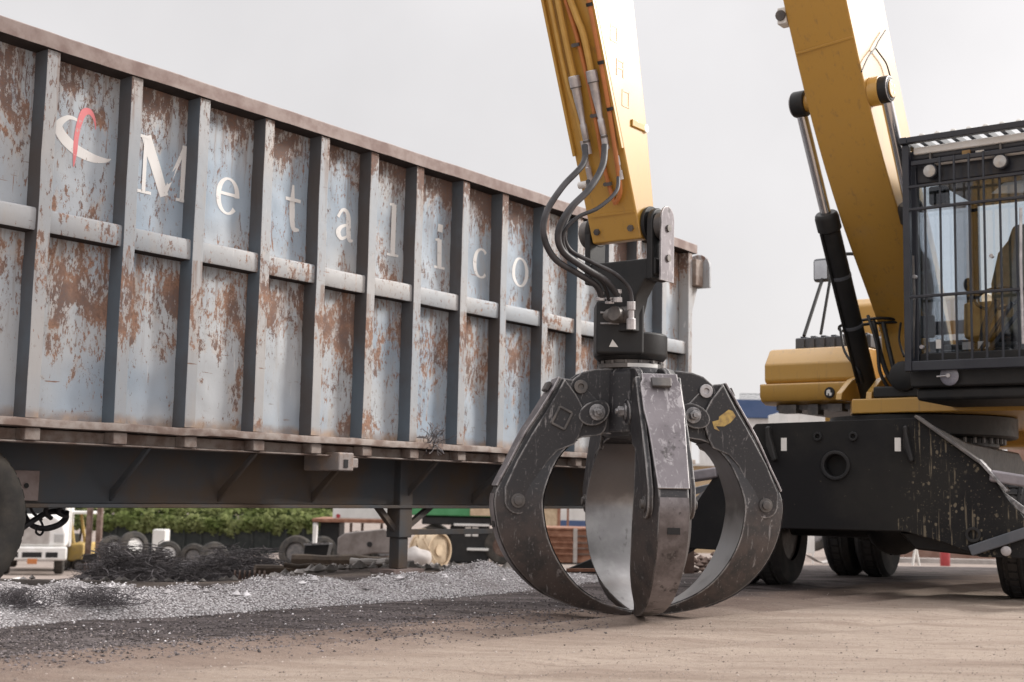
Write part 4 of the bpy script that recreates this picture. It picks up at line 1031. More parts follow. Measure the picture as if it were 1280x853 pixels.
# round hole in the plate: bridge the outline to the hole
hc = (-.105, .972); hr_ = .083
g = MB(); g.prism(outline, lambda a, b: U3(PV-.09, a, b), U3(.09, 0, 0)); bp_ = g.build('blade_plate', M['mudplate'], uc, bevel=.010, smooth=30)
def ring(mb, c, r0, r1, x0, x1, n=28):
    vs = []; 
    for k_ in range(n):
        a = 2*math.pi*k_/n; ca, sa = math.cos(a), math.sin(a)
        vs += [U3(x0, c[0]+r0*ca, c[1]+r0*sa), U3(x1, c[0]+r0*ca, c[1]+r0*sa), U3(x1, c[0]+r1*ca, c[1]+r1*sa), U3(x0, c[0]+r1*ca, c[1]+r1*sa)]
    fs = []
    for k_ in range(n):
        m_ = (k_+1) % n
        for j in range(4): fs.append((k_*4+j, k_*4+(j+1) % 4, m_*4+(j+1) % 4, m_*4+j))
    mb.add(vs, fs)
bo = bp_.modifiers.new('hole', 'BOOLEAN'); cut = MB().cyl(U3(PV-.2, hc[0], hc[1]), U3(PV+.1, hc[0], hc[1]), hr_, 32)
cut_me = bpy.data.meshes.new('hole_cutter'); cut_me.from_pydata([tuple(p) for p in cut.v], [], cut.f); cut_o = bpy.data.objects.new('hole_cutter', cut_me); COL.objects.link(cut_o); cut_o.parent = uc
bo.object = cut_o; bo.operation = 'DIFFERENCE'
bpy.context.view_layer.update()
# bake the hole, drop the cutter
with_mods = bp_.modifiers
bev = with_mods['edge']; bp_.modifiers.remove(bev)
dg = bpy.context.evaluated_depsgraph_get(); me2 = bpy.data.meshes.new_from_object(bp_.evaluated_get(dg)); 
bp_.modifiers.clear(); bp_.data = me2; bpy.data.objects.remove(cut_o)
me2.shade_smooth(); me2.set_sharp_from_angle(angle=math.radians(30))
b_ = bp_.modifiers.new('edge', 'BEVEL'); b_.width = .008; b_.segments = 2; b_.limit_method = 'ANGLE'; b_.angle_limit = math.radians(40); b_.harden_normals = True
g = MB(); ring(g, hc, hr_+.002, hr_+.028, PV+.0005, PV+.022); g.build('hole_collar', M['black'], uc, bevel=.006)
g = MB(); g.box(tuple(min(x, y) for x, y in zip(U3(PV-.35, hc[0]-.09, hc[1]-.09), U3(PV-.105, hc[0]+.09, hc[1]+.09))), tuple(max(x, y) for x, y in zip(U3(PV-.35, hc[0]-.09, hc[1]-.09), U3(PV-.105, hc[0]+.09, hc[1]+.09)))); g.build('hole_back', M['black'], uc)
for a in (-.24, .03):
    g = MB(); ring(g, (a, 1.19), .018, .034, PV+.0005, PV+.022, 16); g.build('plate_eye', M['black'], uc, bevel=.003)
def ubox(lo, hi): 
    p, q = U3(*lo), U3(*hi); return MB().box(tuple(min(x, y) for x, y in zip(p, q)), tuple(max(x, y) for x, y in zip(p, q)))
for a, lb in ((-.60, .09), (.44, -.085)):
    g = MB(); g.prism([(0,0),(.055,-.20),(.02,-.22),(-.035,-.1),(-.04,.05),(.0,.06)], lambda x, z: U3(PV+.002, a+(x if a < 0 else x*.8), 1.21+z), U3(.07, 0, 0)); g.build('lifting_eye', M['black'], uc, bevel=.014)
    ubox((PV+.0008, a+lb-.02, 1.08), (PV+.0025, a+lb+.025, 1.18)).build('white_label', M['white'], uc)
# bright worn edge and folded strap on the right slope
g = MB(); g.bar(U3(PV-.03, .49, 1.338), U3(PV-.03, .96, .985), .14, .02, U3(0, .5, .6)); g.build('edge_strip', M['darksteel'], uc, bevel=.004)
g = MB(); g.bar(U3(PV+.0, .93, 1.02), U3(PV+.0, 1.12, .80), .10, .022, U3(0, .6, .5)); g.build('edge_strip', M['steelworn'], uc, bevel=.004)
M['armgrey'] = simple('worn_grey_arm', (.20, .185, .20), (.28, .26, .28), 7, .45, .3, .2, 40)
# outrigger legs with their cylinders, both sides
for s_ in (-1, 1):
    c_ = -.05 if s_ < 0 else 0
    g = MB(); g.bar(U3(PV-.16, s_*.95+c_, .62), U3(PV-.16, s_*1.75+c_, .12), .16, .22); lg = g.build('outrigger', M['black'], uc, bevel=.02)
    g = MB(); g.bar(U3(PV-.05, s_*1.0+c_, .91), U3(PV-.05, s_*1.70+c_, .80), .16, .085); g.build('outrigger_arm', M['armgrey'], lg, bevel=.018)
    g = MB(); g.bar(U3(PV-.05, s_*1.04+c_, .80), U3(PV-.05, s_*1.70+c_, .30), .04, .05); g.build('outrigger_link', M['steelworn'], lg, bevel=.01)
    g = MB(); g.prism([(-.24,.0),(.24,.0),(.2,.06),(.08,.10),(-.08,.10),(-.2,.06)], lambda a, b: U3(PV-.36, s_*1.75+c_+a, .03+b), U3(.40, 0, 0)); g.build('outrigger_pad', M['black'], lg, bevel=.02)
g = MB(); g.bar(U3(PV+.022, .86, .375), U3(PV+.022, 1.24, .52), .04, .075); g.build('step_bar', M['greyplastic'], uc, bevel=.008)
g = MB(); g.lathe([(.036, 0), (.036, .02), (.02, .024)], U3(PV+.0, 1.10, .385), U3(1, 0, 0), 18); g.build('pin_head', M['steel'], uc, bevel=.004)
g = MB(); ring(g, (.88, .49), .034, .055, PV+.0005, PV+.022, 18); g.build('plate_eye', M['black'], uc, bevel=.003)
g = MB(); g.prism([(.30,.49),(.78,.49),(1.0,.42),(.86,.33),(.42,.36)], lambda a, b: U3(1.3, a, b), U3(.9, 0, 0)); g.build('belly_box', M['black'], uc, bevel=.02)
# axles and twin wheels
for v in (1.45, -.35):
    g = MB(); g.cyl(U3(v, -.75, .52), U3(v, .95, .52), .11, 16); g.ball(U3(v, .1, .52), .24, 16, 10); g.build('axle', M['black'], uc)
    for s_, off in ((-1, -1.30 if v > 0 else -.92), (1, 1.48 if v > 0 else 1.58)):
        make_wheel('wheel', uc, U3(v, off, .465), U3(0, s_, 0), .47, .26, hubc='darksteel', treadmat='rubber', lug=.014)
        make_wheel('wheel', uc, U3(v, off - s_*.30, .465), U3(0, s_, 0), .47, .26, hubc='darksteel', treadmat='rubber', lug=.014)
bpy.context.view_layer.update()
# ------------------------------------------------------------------ ground
PL = [(-60, 0), (9.5, 0), (11, -.06), (14, -.42), (20, -.95), (45, -2.52), (50, -2.66), (64, -3.1), (400, -3.4)]
PC = [(-60, 0), (11.5, 0), (13, -.06), (20, -.50), (36, -1.32), (44, -1.5), (64, -2.0), (400, -3.4)]
PR = [(-60, 0), (13.0, 0), (15, -.05), (22, -.38), (42, -1.40), (64, -2.0), (400, -3.4)]
def pl(P, y):
    for (a, b), (c, d) in zip(P, P[1:]):
        if y <= c: return b + (d-b)*max(0, (y-a))/(c-a)
    return P[-1][1]
def sstep(x, a, b):
    t = max(0, min(1, (x-a)/(b-a))); return t*t*(3-2*t)
def zg(x, y):
    a = x/max(y, 4)
    wl = 1 - sstep(a, -.26, -.10); wr = sstep(a, .10, .24)
    s = 0
    for dy in (-.8, 0, .8):
        s += wl*pl(PL, y+dy) + wr*pl(PR, y+dy) + (1-wl-wr)*pl(PC, y+dy)
    return s/3
_g0, _g1 = on_z(0, 826), on_z(660, 770)
_t = V((_g1.x-_g0.x, _g1.y-_g0.y, 0)).normalized(); RN = V((-_t.y, _t.x, 0)); RC0 = RN.dot(_g0)
def rough(x, y):
    r = 0
    if y < 12:
        dd = RN.x*x + RN.y*y - RC0 + .10*noise.noise((x*.5, y*.5, 11))
        for c_, w_ in ((-.25, .16), (-.62, .15), (-1.55, .17), (.28, .2)):
            q = (dd-c_)/w_
            if -2 < q < 2: r += -.014*math.exp(-q*q*2.2)*(.7+.6*noise.noise((x*2, y*2, 4))) + .008*math.exp(-(abs(q)-1.1)**2*8)
    return r + .008*noise.noise((x*1.1, y*1.1, 0)) + .004*noise.noise((x*4, y*4, 3)) + .004*noise.noise((x*13, y*13, 5))
def lin(a, b, n): return [a + (b-a)*i/n for i in range(n+1)]
xs = [-400, -200, -100, -60, -40, -28, -20, -15] + lin(-11, 10, 230) + [12, 15, 20, 28, 40, 60, 100, 200, 400]
ys = [-60, -25, -10, -4, 0] + lin(2, 14, 190) + lin(14.3, 24, 40) + lin(25, 66, 34) + [75, 90, 120, 180, 280, 400]
vs = []
for y in ys:
    for x in xs:
        near = 1 if (-12 < x < 11 and y < 30) else .5
        vs.append((x, y, zg(x, y) + rough(x, y)*near))
nX = len(xs); fs = []
for j in range(len(ys)-1):
    for i in range(nX-1):
        a = j*nX+i; fs.append((a, a+1, a+nX+1, a+nX))
k = NT('yard_dirt')
g0, g1 = on_z(0, 826), on_z(660, 770)
ln = V((g1.x-g0.x, g1.y-g0.y, 0)).normalized(); nr = V((-ln.y, ln.x, 0)); c0 = nr.dot(g0)
ang = math.atan2(ln.y, ln.x)
h1 = on_z(0, 738); h2 = on_z(480, 716); l2 = V((h2.x-h1.x, h2.y-h1.y, 0)).normalized(); n2 = V((-l2.y, l2.x, 0)); c2 = n2.dot(h1)
sx, sy, sz = k.sep()[0:3]
def lindist(n_, c_):
    return k.math('SUBTRACT', k.math('ADD', k.math('MULTIPLY', sx, n_.x), k.math('MULTIPLY', sy, n_.y)), c_)
d1 = lindist(nr, c0); d2 = lindist(n2, c2)
tr = k.mapping((.55, 2.6, 1), (0, 0, -ang))
along = k.noise(1.6, 7, .65, tr, .4)
wob = k.math('MULTIPLY', k.math('SUBTRACT', along, .5), 1.5)
dark = k.step(k.math('ADD', d1, wob), -.10, .40)
back = k.step(k.math('ADD', d2, k.math('MULTIPLY', k.math('SUBTRACT', k.noise(.7, 4), .5), .8)), -.45, .25)
tan = k.mix(k.step(k.math('ADD', k.noise(1.1, 7, .62, tr), k.math('MULTIPLY', k.step(d1, -1.6, .3), .22)), .40, .75), (.43, .35, .29), (.29, .222, .18))
tan = k.mix(k.math('MULTIPLY', k.step(k.noise(5, 6, .7, tr), .5, .72), .5), tan, (.19, .135, .108))
drk = k.mix(k.step(k.noise(2.2, 7, .65, tr), .34, .66), (.045, .037, .037), (.165, .142, .14))
far = k.mix(k.step(k.noise(.9, 6, .65), .35, .65), (.36, .30, .265), (.23, .19, .17))
red = k.math('MULTIPLY', k.step(k.math('ADD', d1, k.math('MULTIPLY', k.noise(.8, 5), 1.2)), -.5, .5), .75)
tan = k.mix(red, tan, k.mix(k.step(k.noise(3, 6, .7, tr), .35, .65), (.25, .185, .155), (.175, .128, .108)))
c = k.mix(dark, tan, drk); c = k.mix(back, c, far)
gr = k.noise(120, 3, .7); st_ = k.math('SUBTRACT', 1, k.step(k.voro(55), .13, .19)); sel = k.step(k.noise(34, 2), .5, .56)
st_ = k.math('MULTIPLY', st_, sel)
c = k.mix(k.math('MULTIPLY', k.step(gr, .55, .75), .35), c, (.10, .08, .07))
c = k.mix(k.math('MULTIPLY', st_, .6), c, (.52, .47, .43))
c = k.mix(k.math('MULTIPLY', k.step(k.noise(22, 8, .8), .5, .68), .45), c, (.15, .115, .095))
c = k.mix(k.math('MULTIPLY', k.step(k.noise(60, 5, .8), .56, .68), .4), c, (.50, .43, .38))
fine = k.math('ADD', k.math('MULTIPLY', k.noise(38, 8, .8), .9), k.math('ADD', st_, k.math('MULTIPLY', along, .2)))
k.bump(fine, .9, .02)
M['ground'] = k.done(c, .95, 0, 0, .1, .2)
g = MB(); g.v = [V(p) for p in vs]; g.f = fs
tag(g.build('ground', M['ground'], smooth=180, fix=False), kind='structure')

# ------------------------------------------------------------------ gravel berm in front of the trailer
k = NT('pale_gravel')
vg = k.voro(70); cell = k.n('ShaderNodeTexVoronoi'); k.set(cell.inputs['Vector'], k.co); cell.inputs['Scale'].default_value = 70
hs = k.n('ShaderNodeSeparateColor'); k.t.links.new(cell.outputs['Color'], hs.inputs[0])
gc = k.mix(hs.outputs[0], (.76, .73, .74), (.46, .44, .445))
gc = k.mix(k.step(vg, .35, .75), gc, (.22, .20, .20))
gc = k.mix(k.math('MULTIPLY', k.step(k.noise(2.2, 6, .65), .50, .68), .65), gc, (.25, .22, .215))
k.bump(k.math('SUBTRACT', k.math('MULTIPLY', k.noise(60, 4), .4), vg), 1.0, .02)
M['gravel'] = k.done(gc, .95, 0, 0, .1, .2)
FR = [(-420, 812), (-120, 795), (20, 784), (110, 776), (220, 772), (330, 764), (430, 757), (530, 750), (610, 744), (680, 737), (740, 729), (790, 722)]
front = [on_z(*p) for p in FR]
fp = smooth_path(front, 14)
vs = []; prof = lin(0, 1, 44)
wd_ = []
for i, p in enumerate(fp):
    t = (fp[min(i+1, len(fp)-1)] - fp[max(i-1, 0)]).normalized(); nrm = V((-t.y, t.x, 0))
    u_ = i/(len(fp)-1)
    wdt = .95 + .35*noise.noise((i*.05, 1, 2)) + (.25 if u_ < .3 else 0)
    hgt = (.112 + .055*noise.noise((i*.10, 5, 2)) + .055*noise.noise((i*.27, 8, 2)))*min(1, (1-u_)*7)
    if .22 < u_ < .36: hgt *= 1.15
    wd_.append((p.copy(), nrm.copy(), wdt, hgt))
    for s_ in prof:
        q = p + nrm*(s_*wdt - .0)
        e = .10*noise.noise((q.x*2.2, q.y*2.2, 9))
        sh = math.sin(math.pi*min(1, max(0, s_+e*.6)))**.8 if 0 < s_ < 1 else 0
        z = hgt*sh*(1+.35*noise.noise((q.x*3.3, q.y*3.3, 1))) + sh*(.022*noise.noise((q.x*8, q.y*8, 2)) + .012*noise.noise((q.x*22, q.y*22, 4)))
        vs.append((q.x, q.y, zg(q.x, q.y) + (z if 0 < s_ < 1 else -.03)))
n = len(prof); fs = []
for i in range(len(fp)-1):
    for j in range(n-1):
        a = i*n+j; fs.append((a, a+n, a+n+1, a+1))
g = MB(); g.v = [V(p) for p in vs]; g.f = fs
tag(g.build('gravel_heap', M['gravel'], smooth=180, fix=True), 'long low ridge of pale gravel lying in front of the trailer', kind='stuff')
# loose stones
rg = random.Random(11)
def stone(mb, c, r):
    ph = rg.random()*6.28; vs = []
    for (a, b, h) in ((0,0,1),(1,0,.1),(.3,.95,0),(-.8,.6,.1),(-.8,-.6,0),(.3,-.95,.1),(0,0,-.6)):
        j = lambda: 1+rg.uniform(-.3, .3)
        x, y = a*math.cos(ph)-b*math.sin(ph), a*math.sin(ph)+b*math.cos(ph)
        vs.append((c[0]+x*r*j(), c[1]+y*r*j(), c[2]+h*r*.75*j()))
    mb.add(vs, [(0,1,2),(0,2,3),(0,3,4),(0,4,5),(0,5,1),(6,2,1),(6,3,2),(6,4,3),(6,5,4),(6,1,5)])
k = NT('pale_stone'); ge = k.n('ShaderNodeNewGeometry'); k.bump(k.noise(60, 3), .3, .004)
M['pebble'] = k.done(k.mix(k.step(ge.outputs['Random Per Island'], .0, 1.0), (.28, .26, .26), (.86, .83, .84)), .95, spec=.2)
k = NT('brown_stone'); ge = k.n('ShaderNodeNewGeometry')
M['pebble2'] = k.done(k.mix(ge.outputs['Random Per Island'], (.13, .10, .085), (.55, .47, .42)), .95, spec=.2)
k = NT('black_grit'); ge = k.n('ShaderNodeNewGeometry')
M['grit'] = k.done(k.mix(ge.outputs['Random Per Island'], (.03, .026, .026), (.22, .19, .19)), .9, spec=.3)
g = MB()
for _ in range(11000):
    p, nrm, wdt, hgt = wd_[rg.randrange(20, len(wd_))]
    s_ = rg.random(); q = p + nrm*(s_*wdt*1.02) + V((rg.uniform(-.06, .06), rg.uniform(-.06, .06), 0))
    e = .10*noise.noise((q.x*2.2, q.y*2.2, 9)); sh = math.sin(math.pi*min(1, max(0.0, s_+e*.6)))**.8
    z = hgt*sh*(1+.35*noise.noise((q.x*3.3, q.y*3.3, 1))) + sh*.022*noise.noise((q.x*8, q.y*8, 2))
    stone(g, (q.x, q.y, zg(q.x, q.y)+z+.004), rg.choice((.0025, .003, .004, .005, .006, .008)))
for _ in range(260):   # spill on the dark strip
    p, nrm, wdt, hgt = wd_[rg.randrange(20, len(wd_))]
    q = p - nrm*(rg.random()**2*1.2); stone(g, (q.x, q.y, zg(q.x, q.y)+rough(q.x, q.y)+.002), rg.choice((.004, .005, .007, .008)))
tag(g.build('gravel_stones', M['pebble'], smooth=0, fix=False), 'loose pale gravel stones scattered over the ridge and the dark strip', kind='stuff')
g = MB()
for _ in range(2600):
    px = rg.uniform(-60, 1340); py = 738 + rg.random()**1.2*125
    q = on_z(px, py)
    if q.y > 13: continue
    stone(g, (q.x, q.y, zg(q.x, q.y)+rough(q.x, q.y)+.001), rg.choice((.002, .003, .003, .004, .006)))
for _ in range(5200):
    px = rg.uniform(-60, 1340); py = 742 + rg.random()**1.3*118
    q = on_z(px, py)
    if q.y > 13: continue
    stone(g, (q.x, q.y, zg(q.x, q.y)+rough(q.x, q.y)+.001), rg.choice((.0015, .002, .0025, .003)))
tag(g.build('dirt_crumbs', M['pebble2'], smooth=0, fix=False), 'small brown clods and stones scattered over the dirt', kind='stuff')

g = MB()
for _ in range(9000):   # coarse dark grit on the wheel-worn strip
    px = rg.uniform(-80, 760); lo = 788 - (px*.067); hi = lo + 34
    q = on_z(px, rg.triangular(lo-10, hi+22, lo+16)); stone(g, (q.x, q.y, zg(q.x, q.y)+rough(q.x, q.y)+.001), rg.choice((.003, .004, .005, .006, .009)))
tag(g.build('black_grit', M['grit'], smooth=0, fix=False), 'coarse dark grit lying on the strip before the gravel ridge', kind='stuff')
g = MB()
for _ in range(150):
    p, nrm, wdt, hgt = wd_[rg.randrange(20, len(wd_))]; s_ = rg.uniform(.15, .95); q = p + nrm*(s_*wdt)
    stone(g, (q.x, q.y, zg(q.x, q.y)+hgt*math.sin(math.pi*s_)), rg.choice((.014, .018, .024, .03)))
tag(g.build('large_stones', M['pebble'], smooth=0, fix=False), 'larger grey stones lying among the pale gravel of the ridge', kind='stuff')
# ------------------------------------------------------------------ things behind
def bg_thing(name, label, cat, px, depth, group=None, turn=0, zb=None):
    p = at(px, 620, depth); p.z = zg(p.x, p.y) if zb is None else zb
    a = math.radians(turn)
    t = thing(name, label, cat, p, (math.cos(a), math.sin(a), 0), group)
    bpy.context.view_layer.update()
    s = FPX/p.y
    hz = 612 + (px-640)*300/14300
    def B(qx, qy, y=0.0):
        return V(((qx-px)/s, y, (hz + (H-p.z)*s - qy)/s))
    return t, B
def bbox(B, x0, y0, x1, y1, d0, d1):
    a = B(x0, y1, d0); b = B(x1, y0, d1); return MB().box(tuple(a), tuple(b))
def simple_wheel(par, c, ax, r, wd, name='wheel', rimmat='steelworn', tyremat='tread'):
    e = bpy.data.objects.new(name, None); COL.objects.link(e); e.parent = par
    MB().lathe([(r*.56, .0), (r*.62, .01), (r*.9, .0), (r, -.05), (r, -wd+.05), (r*.9, -wd), (r*.56, -wd)], c, ax, 28, cap=False).build('tyre', M[tyremat], e)
    MB().lathe([(r*.57, -.02), (r*.5, -.01), (r*.45, -.08), (r*.22, -.06), (r*.18, .0), (0, .0)], c, ax, 24).build('rim', M[rimmat], e)
    return e
def leaf_mat(name, c1, c2):
    k = NT(name); c = k.mix(k.step(k.noise(.9, 4), .35, .65), c1, c2); k.done(c, .7, spec=.2)
    tl = k.n('ShaderNodeBsdfTranslucent'); k.set(tl.inputs[0], c); ms = k.n('ShaderNodeMixShader'); ms.inputs[0].default_value = .55
    k.t.links.new(k.b.outputs[0], ms.inputs[1]); k.t.links.new(tl.outputs[0], ms.inputs[2]); k.t.links.new(ms.outputs[0], k.out.inputs[0])
    return k.m
M['leaf'] = leaf_mat('hedge_leaf', (.20, .25, .085), (.34, .37, .17))
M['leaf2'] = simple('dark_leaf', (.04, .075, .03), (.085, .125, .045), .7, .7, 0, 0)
M['fence'] = simple('dark_fence', (.014, .018, .018), (.026, .03, .028), 3, .8, 0, .3, 20)
M['bark'] = simple('bark', (.10, .075, .055), (.06, .045, .035), 8, .9, 0, .5, 40)
M['rust'] = simple('rust', (.20, .085, .05), (.33, .17, .11), 4, .85, 0, .4, 20)
M['rustdark'] = simple('dark_rust', (.10, .06, .045), (.18, .13, .11), 5, .85, 0, .4, 20)
M['concrete'] = simple('concrete', (.45, .42, .40), (.34, .31, .29), 3, .9, 0, .3, 20)
M['tanwall'] = simple('tan_wall', (.50, .38, .24), (.44, .33, .21), 2, .8, 0, .1, 20)
M['bluewall'] = simple('blue_sheet', (.045, .085, .19), (.06, .10, .21), 2, .6, 0, .1, 30)
M['palewall'] = simple('pale_sheet', (.72, .71, .69), (.62, .61, .59), 1.5, .6, 0, .1, 20)
M['yellowold'] = simple('old_yellow', (.52, .36, .10), (.42, .30, .12), 4, .6, 0, .1, 30)
M['green'] = simple('green_body', (.05, .22, .085), (.07, .26, .11), 3, .6, 0, .1, 30)
M['cream'] = simple('cream_paint', (.56, .44, .30), (.44, .33, .22), 8, .7, 0, .2, 30)
M['red'] = simple('red_paint', (.42, .05, .055), (.34, .045, .05), 8, .5, 0, .1, 30)
M['wire'] = simple('tangled_wire', (.045, .04, .042), (.08, .07, .07), 8, .7, .3, 0)
M['brick'] = simple('brown_sheet', (.24, .14, .105), (.31, .20, .16), 3, .85, 0, .3, 14)

# hedge over a dark fence, at the far left
t, B = bg_thing('garden_fence', 'dark green board fence behind the tyres, under the hedge', 'fence', 260, 62)
for i in range(14):
    x = 128 + i*21; bbox(B, x, 656, x+20.4, 712, 0, .06).build('fence_panel', M['fence'], t, bevel=.01)
for i in range(15):
    x = 128 + i*21; bbox(B, x-1.5, 654, x+1.2, 712, -.08, -.001).build('fence_post', M['fence'], t)
def leaf_mass(name, par, mat, c, size, n, r, seed, lobes=None):
    rr = random.Random(seed); g = MB()
    lobes = lobes or [((rr.uniform(-.5, .5)*size[0], rr.uniform(-.5, .5)*size[1], rr.uniform(-.5, .5)*size[2]), rr.uniform(.55, 1.1)) for _ in range(max(6, int(size[0]*1.2)))]
    for _ in range(n):
        (lx, ly, lz), lr = rr.choice(lobes); d = V((rr.gauss(0, 1), rr.gauss(0, 1), rr.gauss(0, 1))).normalized()
        p = V(c) + V((lx, ly, lz)) + d*lr*rr.uniform(.55, 1.0)
        a = V((rr.gauss(0, 1), rr.gauss(0, 1), rr.gauss(0, .6))).normalized(); b = a.orthogonal().normalized(); s_ = r*rr.uniform(.6, 1.4)
        b = (b*math.cos(rr.random()*6) + a.cross(b)*math.sin(rr.random()*6)).normalized()
        g.add([p-a*s_, p+b*s_*.55, p+a*s_, p-b*s_*.55], [(0,1,2,3)])
    return g.build(name, mat, par, smooth=0, fix=False)
t, B = bg_thing('hedge', 'broad sunlit green hedge spilling over the dark fence', 'hedge', 250, 63.5)
rr = random.Random(2); lob = []
for i in range(130):
    x = -9.2 + (i*37 % 130)*16.1/130 + rr.uniform(-.2, .2); z_ = (i % 5)*.45 + rr.uniform(0, .4); lob.append(((x, -1.0 + z_*1.5 + rr.uniform(-.3, .3), z_), rr.uniform(.45, .75)))
for i in range(64): lob.append(((-9.0 + i*.245 + rr.uniform(-.12, .12), -1.45, rr.uniform(-.42, .05)), rr.uniform(.28, .42)))
leaf_mass('foliage', t, M['leaf'], B(250, 648), (1, 1, 1), 26000, .13, 4, lob)
leaf_mass('inner_foliage', t, M['leaf2'], B(250, 648, 1.0), (1, 1, 1), 9000, .2, 8, lob)
g = MB()
for i in range(9):
    x = B(100+i*38, 640).x; g.tube([(x, .2, 0), (x+.1, .3, 1.2), (x+.3, .1, 2.6)], [.07, .06, .03], 6)
g.build('stems', M['bark'], t)
# white truck
t, B = bg_thing('parked_truck', 'white truck with three dark bumper slots parked at the far left', 'truck', 44, 45, turn=17)
def tb(n_, mat, lo, hi, bev=.05, par=t): return MB().box(lo, hi).build(n_, M[mat], par, bevel=bev, seg=3)
hd = MB().prism([(-1.12,.95),(1.12,.95),(1.10,1.45),(.95,1.85),(.72,2.05),(-.72,2.05),(-.95,1.85),(-1.10,1.45)], lambda a, b: (a, 0, b), (0, 1.9, 0)); hd.build('hood', M['white'], t, bevel=.12, seg=3)
tb('cab', 'white', (-1.1, 1.7, .9), (1.1, 3.6, 3.0), .12)
MB().prism([(-1.0,2.06),(1.0,2.06),(.9,2.85),(-.9,2.85)], lambda a, b: (a, 1.69-.0*b, b), (0, -.02, 0)).build('windshield', M['black'], t)
bp2 = tb('bumper', 'white', (-1.15, -.22, .52), (1.15, .05, .98), .07)
for x0, x1 in ((-.82, -.42), (-.30, .34), (.46, .86)): tb('bumper_slot', 'black', (x0, -.228, .62), (x1, -.215, .80), .01, bp2)
tb('grille', 'concrete', (-.55, -.03, 1.08), (.55, .0, 1.62), .02)
for s_ in (-1, 1): tb('headlight', 'lens', (s_*.86-.16, -.03, 1.12), (s_*.86+.16, .02, 1.42), .03)
tb('plate', 'orangeplate' if 'orangeplate' in M else 'orange', (-.12, -.235, .40), (.20, -.222, .58), .005)
for s_ in (-1, 1): simple_wheel(t, (s_*1.05, .75, .48), (s_, 0, 0), .48, .32)
for s_ in (-1, 1): simple_wheel(t, (s_*1.05, 4.6, .48), (s_, 0, 0), .48, .32)
tb('box_body', 'white', (-1.15, 3.7, .8), (1.15, 7.5, 3.2), .04)
# forklift
t, B = bg_thing('forklift', 'yellow forklift with dark mast standing in front of the hedge', 'forklift', 104, 50)
bbox(B, 76, 678, 108, 700, 0, 1.8).build('body', M['yellowold'], t, bevel=.08, seg=3)
bbox(B, 78, 667, 90, 679, .5, 1.2).build('seat', M['black'], t, bevel=.04)
for a, b in (((88, 641), (97, 690)), ((72, 641), (74, 680))):
    for y in (.1, 1.4): g = MB(); g.bar(B(*a, y), B(*b, y), .09, .09); g.build('guard_post', M['yellowold'], t)
bbox(B, 70, 639, 115, 642, 0, 1.6).build('overhead_guard', M['palewall'], t, bevel=.02)
for x in (115.5, 128): bbox(B, x-3, 630, x+3, 714, -.3, -.05).build('mast_rail', M['rustdark'], t, bevel=.02)
bbox(B, 112, 690, 131, 700, -.42, -.31).build('fork_carriage', M['black'], t)
for x in (84, 103): simple_wheel(t, B(x, 705, .0), (0, -1, 0), .28, .25)
for x in (84, 103): simple_wheel(t, B(x, 705, 1.5), (0, -1, 0), .28, .25)
# pale blocks
t, B = bg_thing('concrete_block', 'pale upright concrete block left of the tyres, under the hedge', 'block', 201, 56); bbox(B, 193, 661, 209, 712, 0, .8).build('block', M['palewall'], t, bevel=.05)
t, B = bg_thing('kerb', 'long pale kerb along the edge of the road behind the forklift', 'kerb', 90, 54); bbox(B, 40, 711, 140, 714, 0, .2).build('stone', M['concrete'], t, bevel=.02)
t, B = bg_thing('paper_scrap', 'white scrap of paper lying on the tan road', 'litter', 27, 24)
g = MB(); g.add([B(20, 721), B(28, 719, .1), B(34, 721, .05), B(30, 723, -.1), B(23, 723, -.05)], [(0,1,2,3,4)]); g.build('paper', M['white'], t, fix=False)
# discarded truck tyres behind the wire heap
TY = [(147, 684, 17, 40, 'white', 'leaning tyre with white rim, furthest left behind the wire heap'), (173, 681, 19, 35, 'white', 'dark tyre with broad white rim beside the pale concrete block'),
      (214, 690, 16, 10, 'palewall', 'half-hidden tyre with pale rim just right of the concrete block'), (244, 694, 17, -15, 'darksteel', 'grey tyre showing over the middle of the wire heap'),
      (272, 693, 18, 20, 'darksteel', 'dusty tyre standing right of the heap middle'), (371, 694, 22, -20, 'darksteel', 'large arched tyre at the right end of the wire heap'),
      (408, 697, 19, 25, 'darksteel', 'dark tyre behind the black tilted bin')]
for px, py, r, turn, rim, lab in TY:
    dp = 36; t, B = bg_thing('discarded_tyre', lab, 'tyre', px, dp, 'discarded tyres behind the wire heap', turn)
    s = FPX/dp; rad = r/s; c = B(px, py)
    base = V((0, 0, max(rad*.9, c.z)))
    MB().lathe([(rad*.56, .0), (rad*.62, .02), (rad*.9, .0), (rad, -.05), (rad, -.22), (rad*.9, -.27), (rad*.56, -.27)], base, (0.15, -1, .2), 30, cap=False).build('tyre', M['tread'], t)
    MB().lathe([(rad*.565, -.04), (rad*.5, -.03), (rad*.45, -.09), (rad*.2, -.07), (0, -.06)], base, (0.15, -1, .2), 26).build('rim', M[rim], t)
    if base.z > rad*1.1: # stands on another tyre lying flat
        MB().lathe([(rad*.5, 0), (rad*.6, .0), (rad, .05), (rad, base.z-rad-.02), (rad*.5, base.z-rad)], (0, 0, 0), (0, 0, 1), 26).build('flat_tyre', M['rubber'], t)
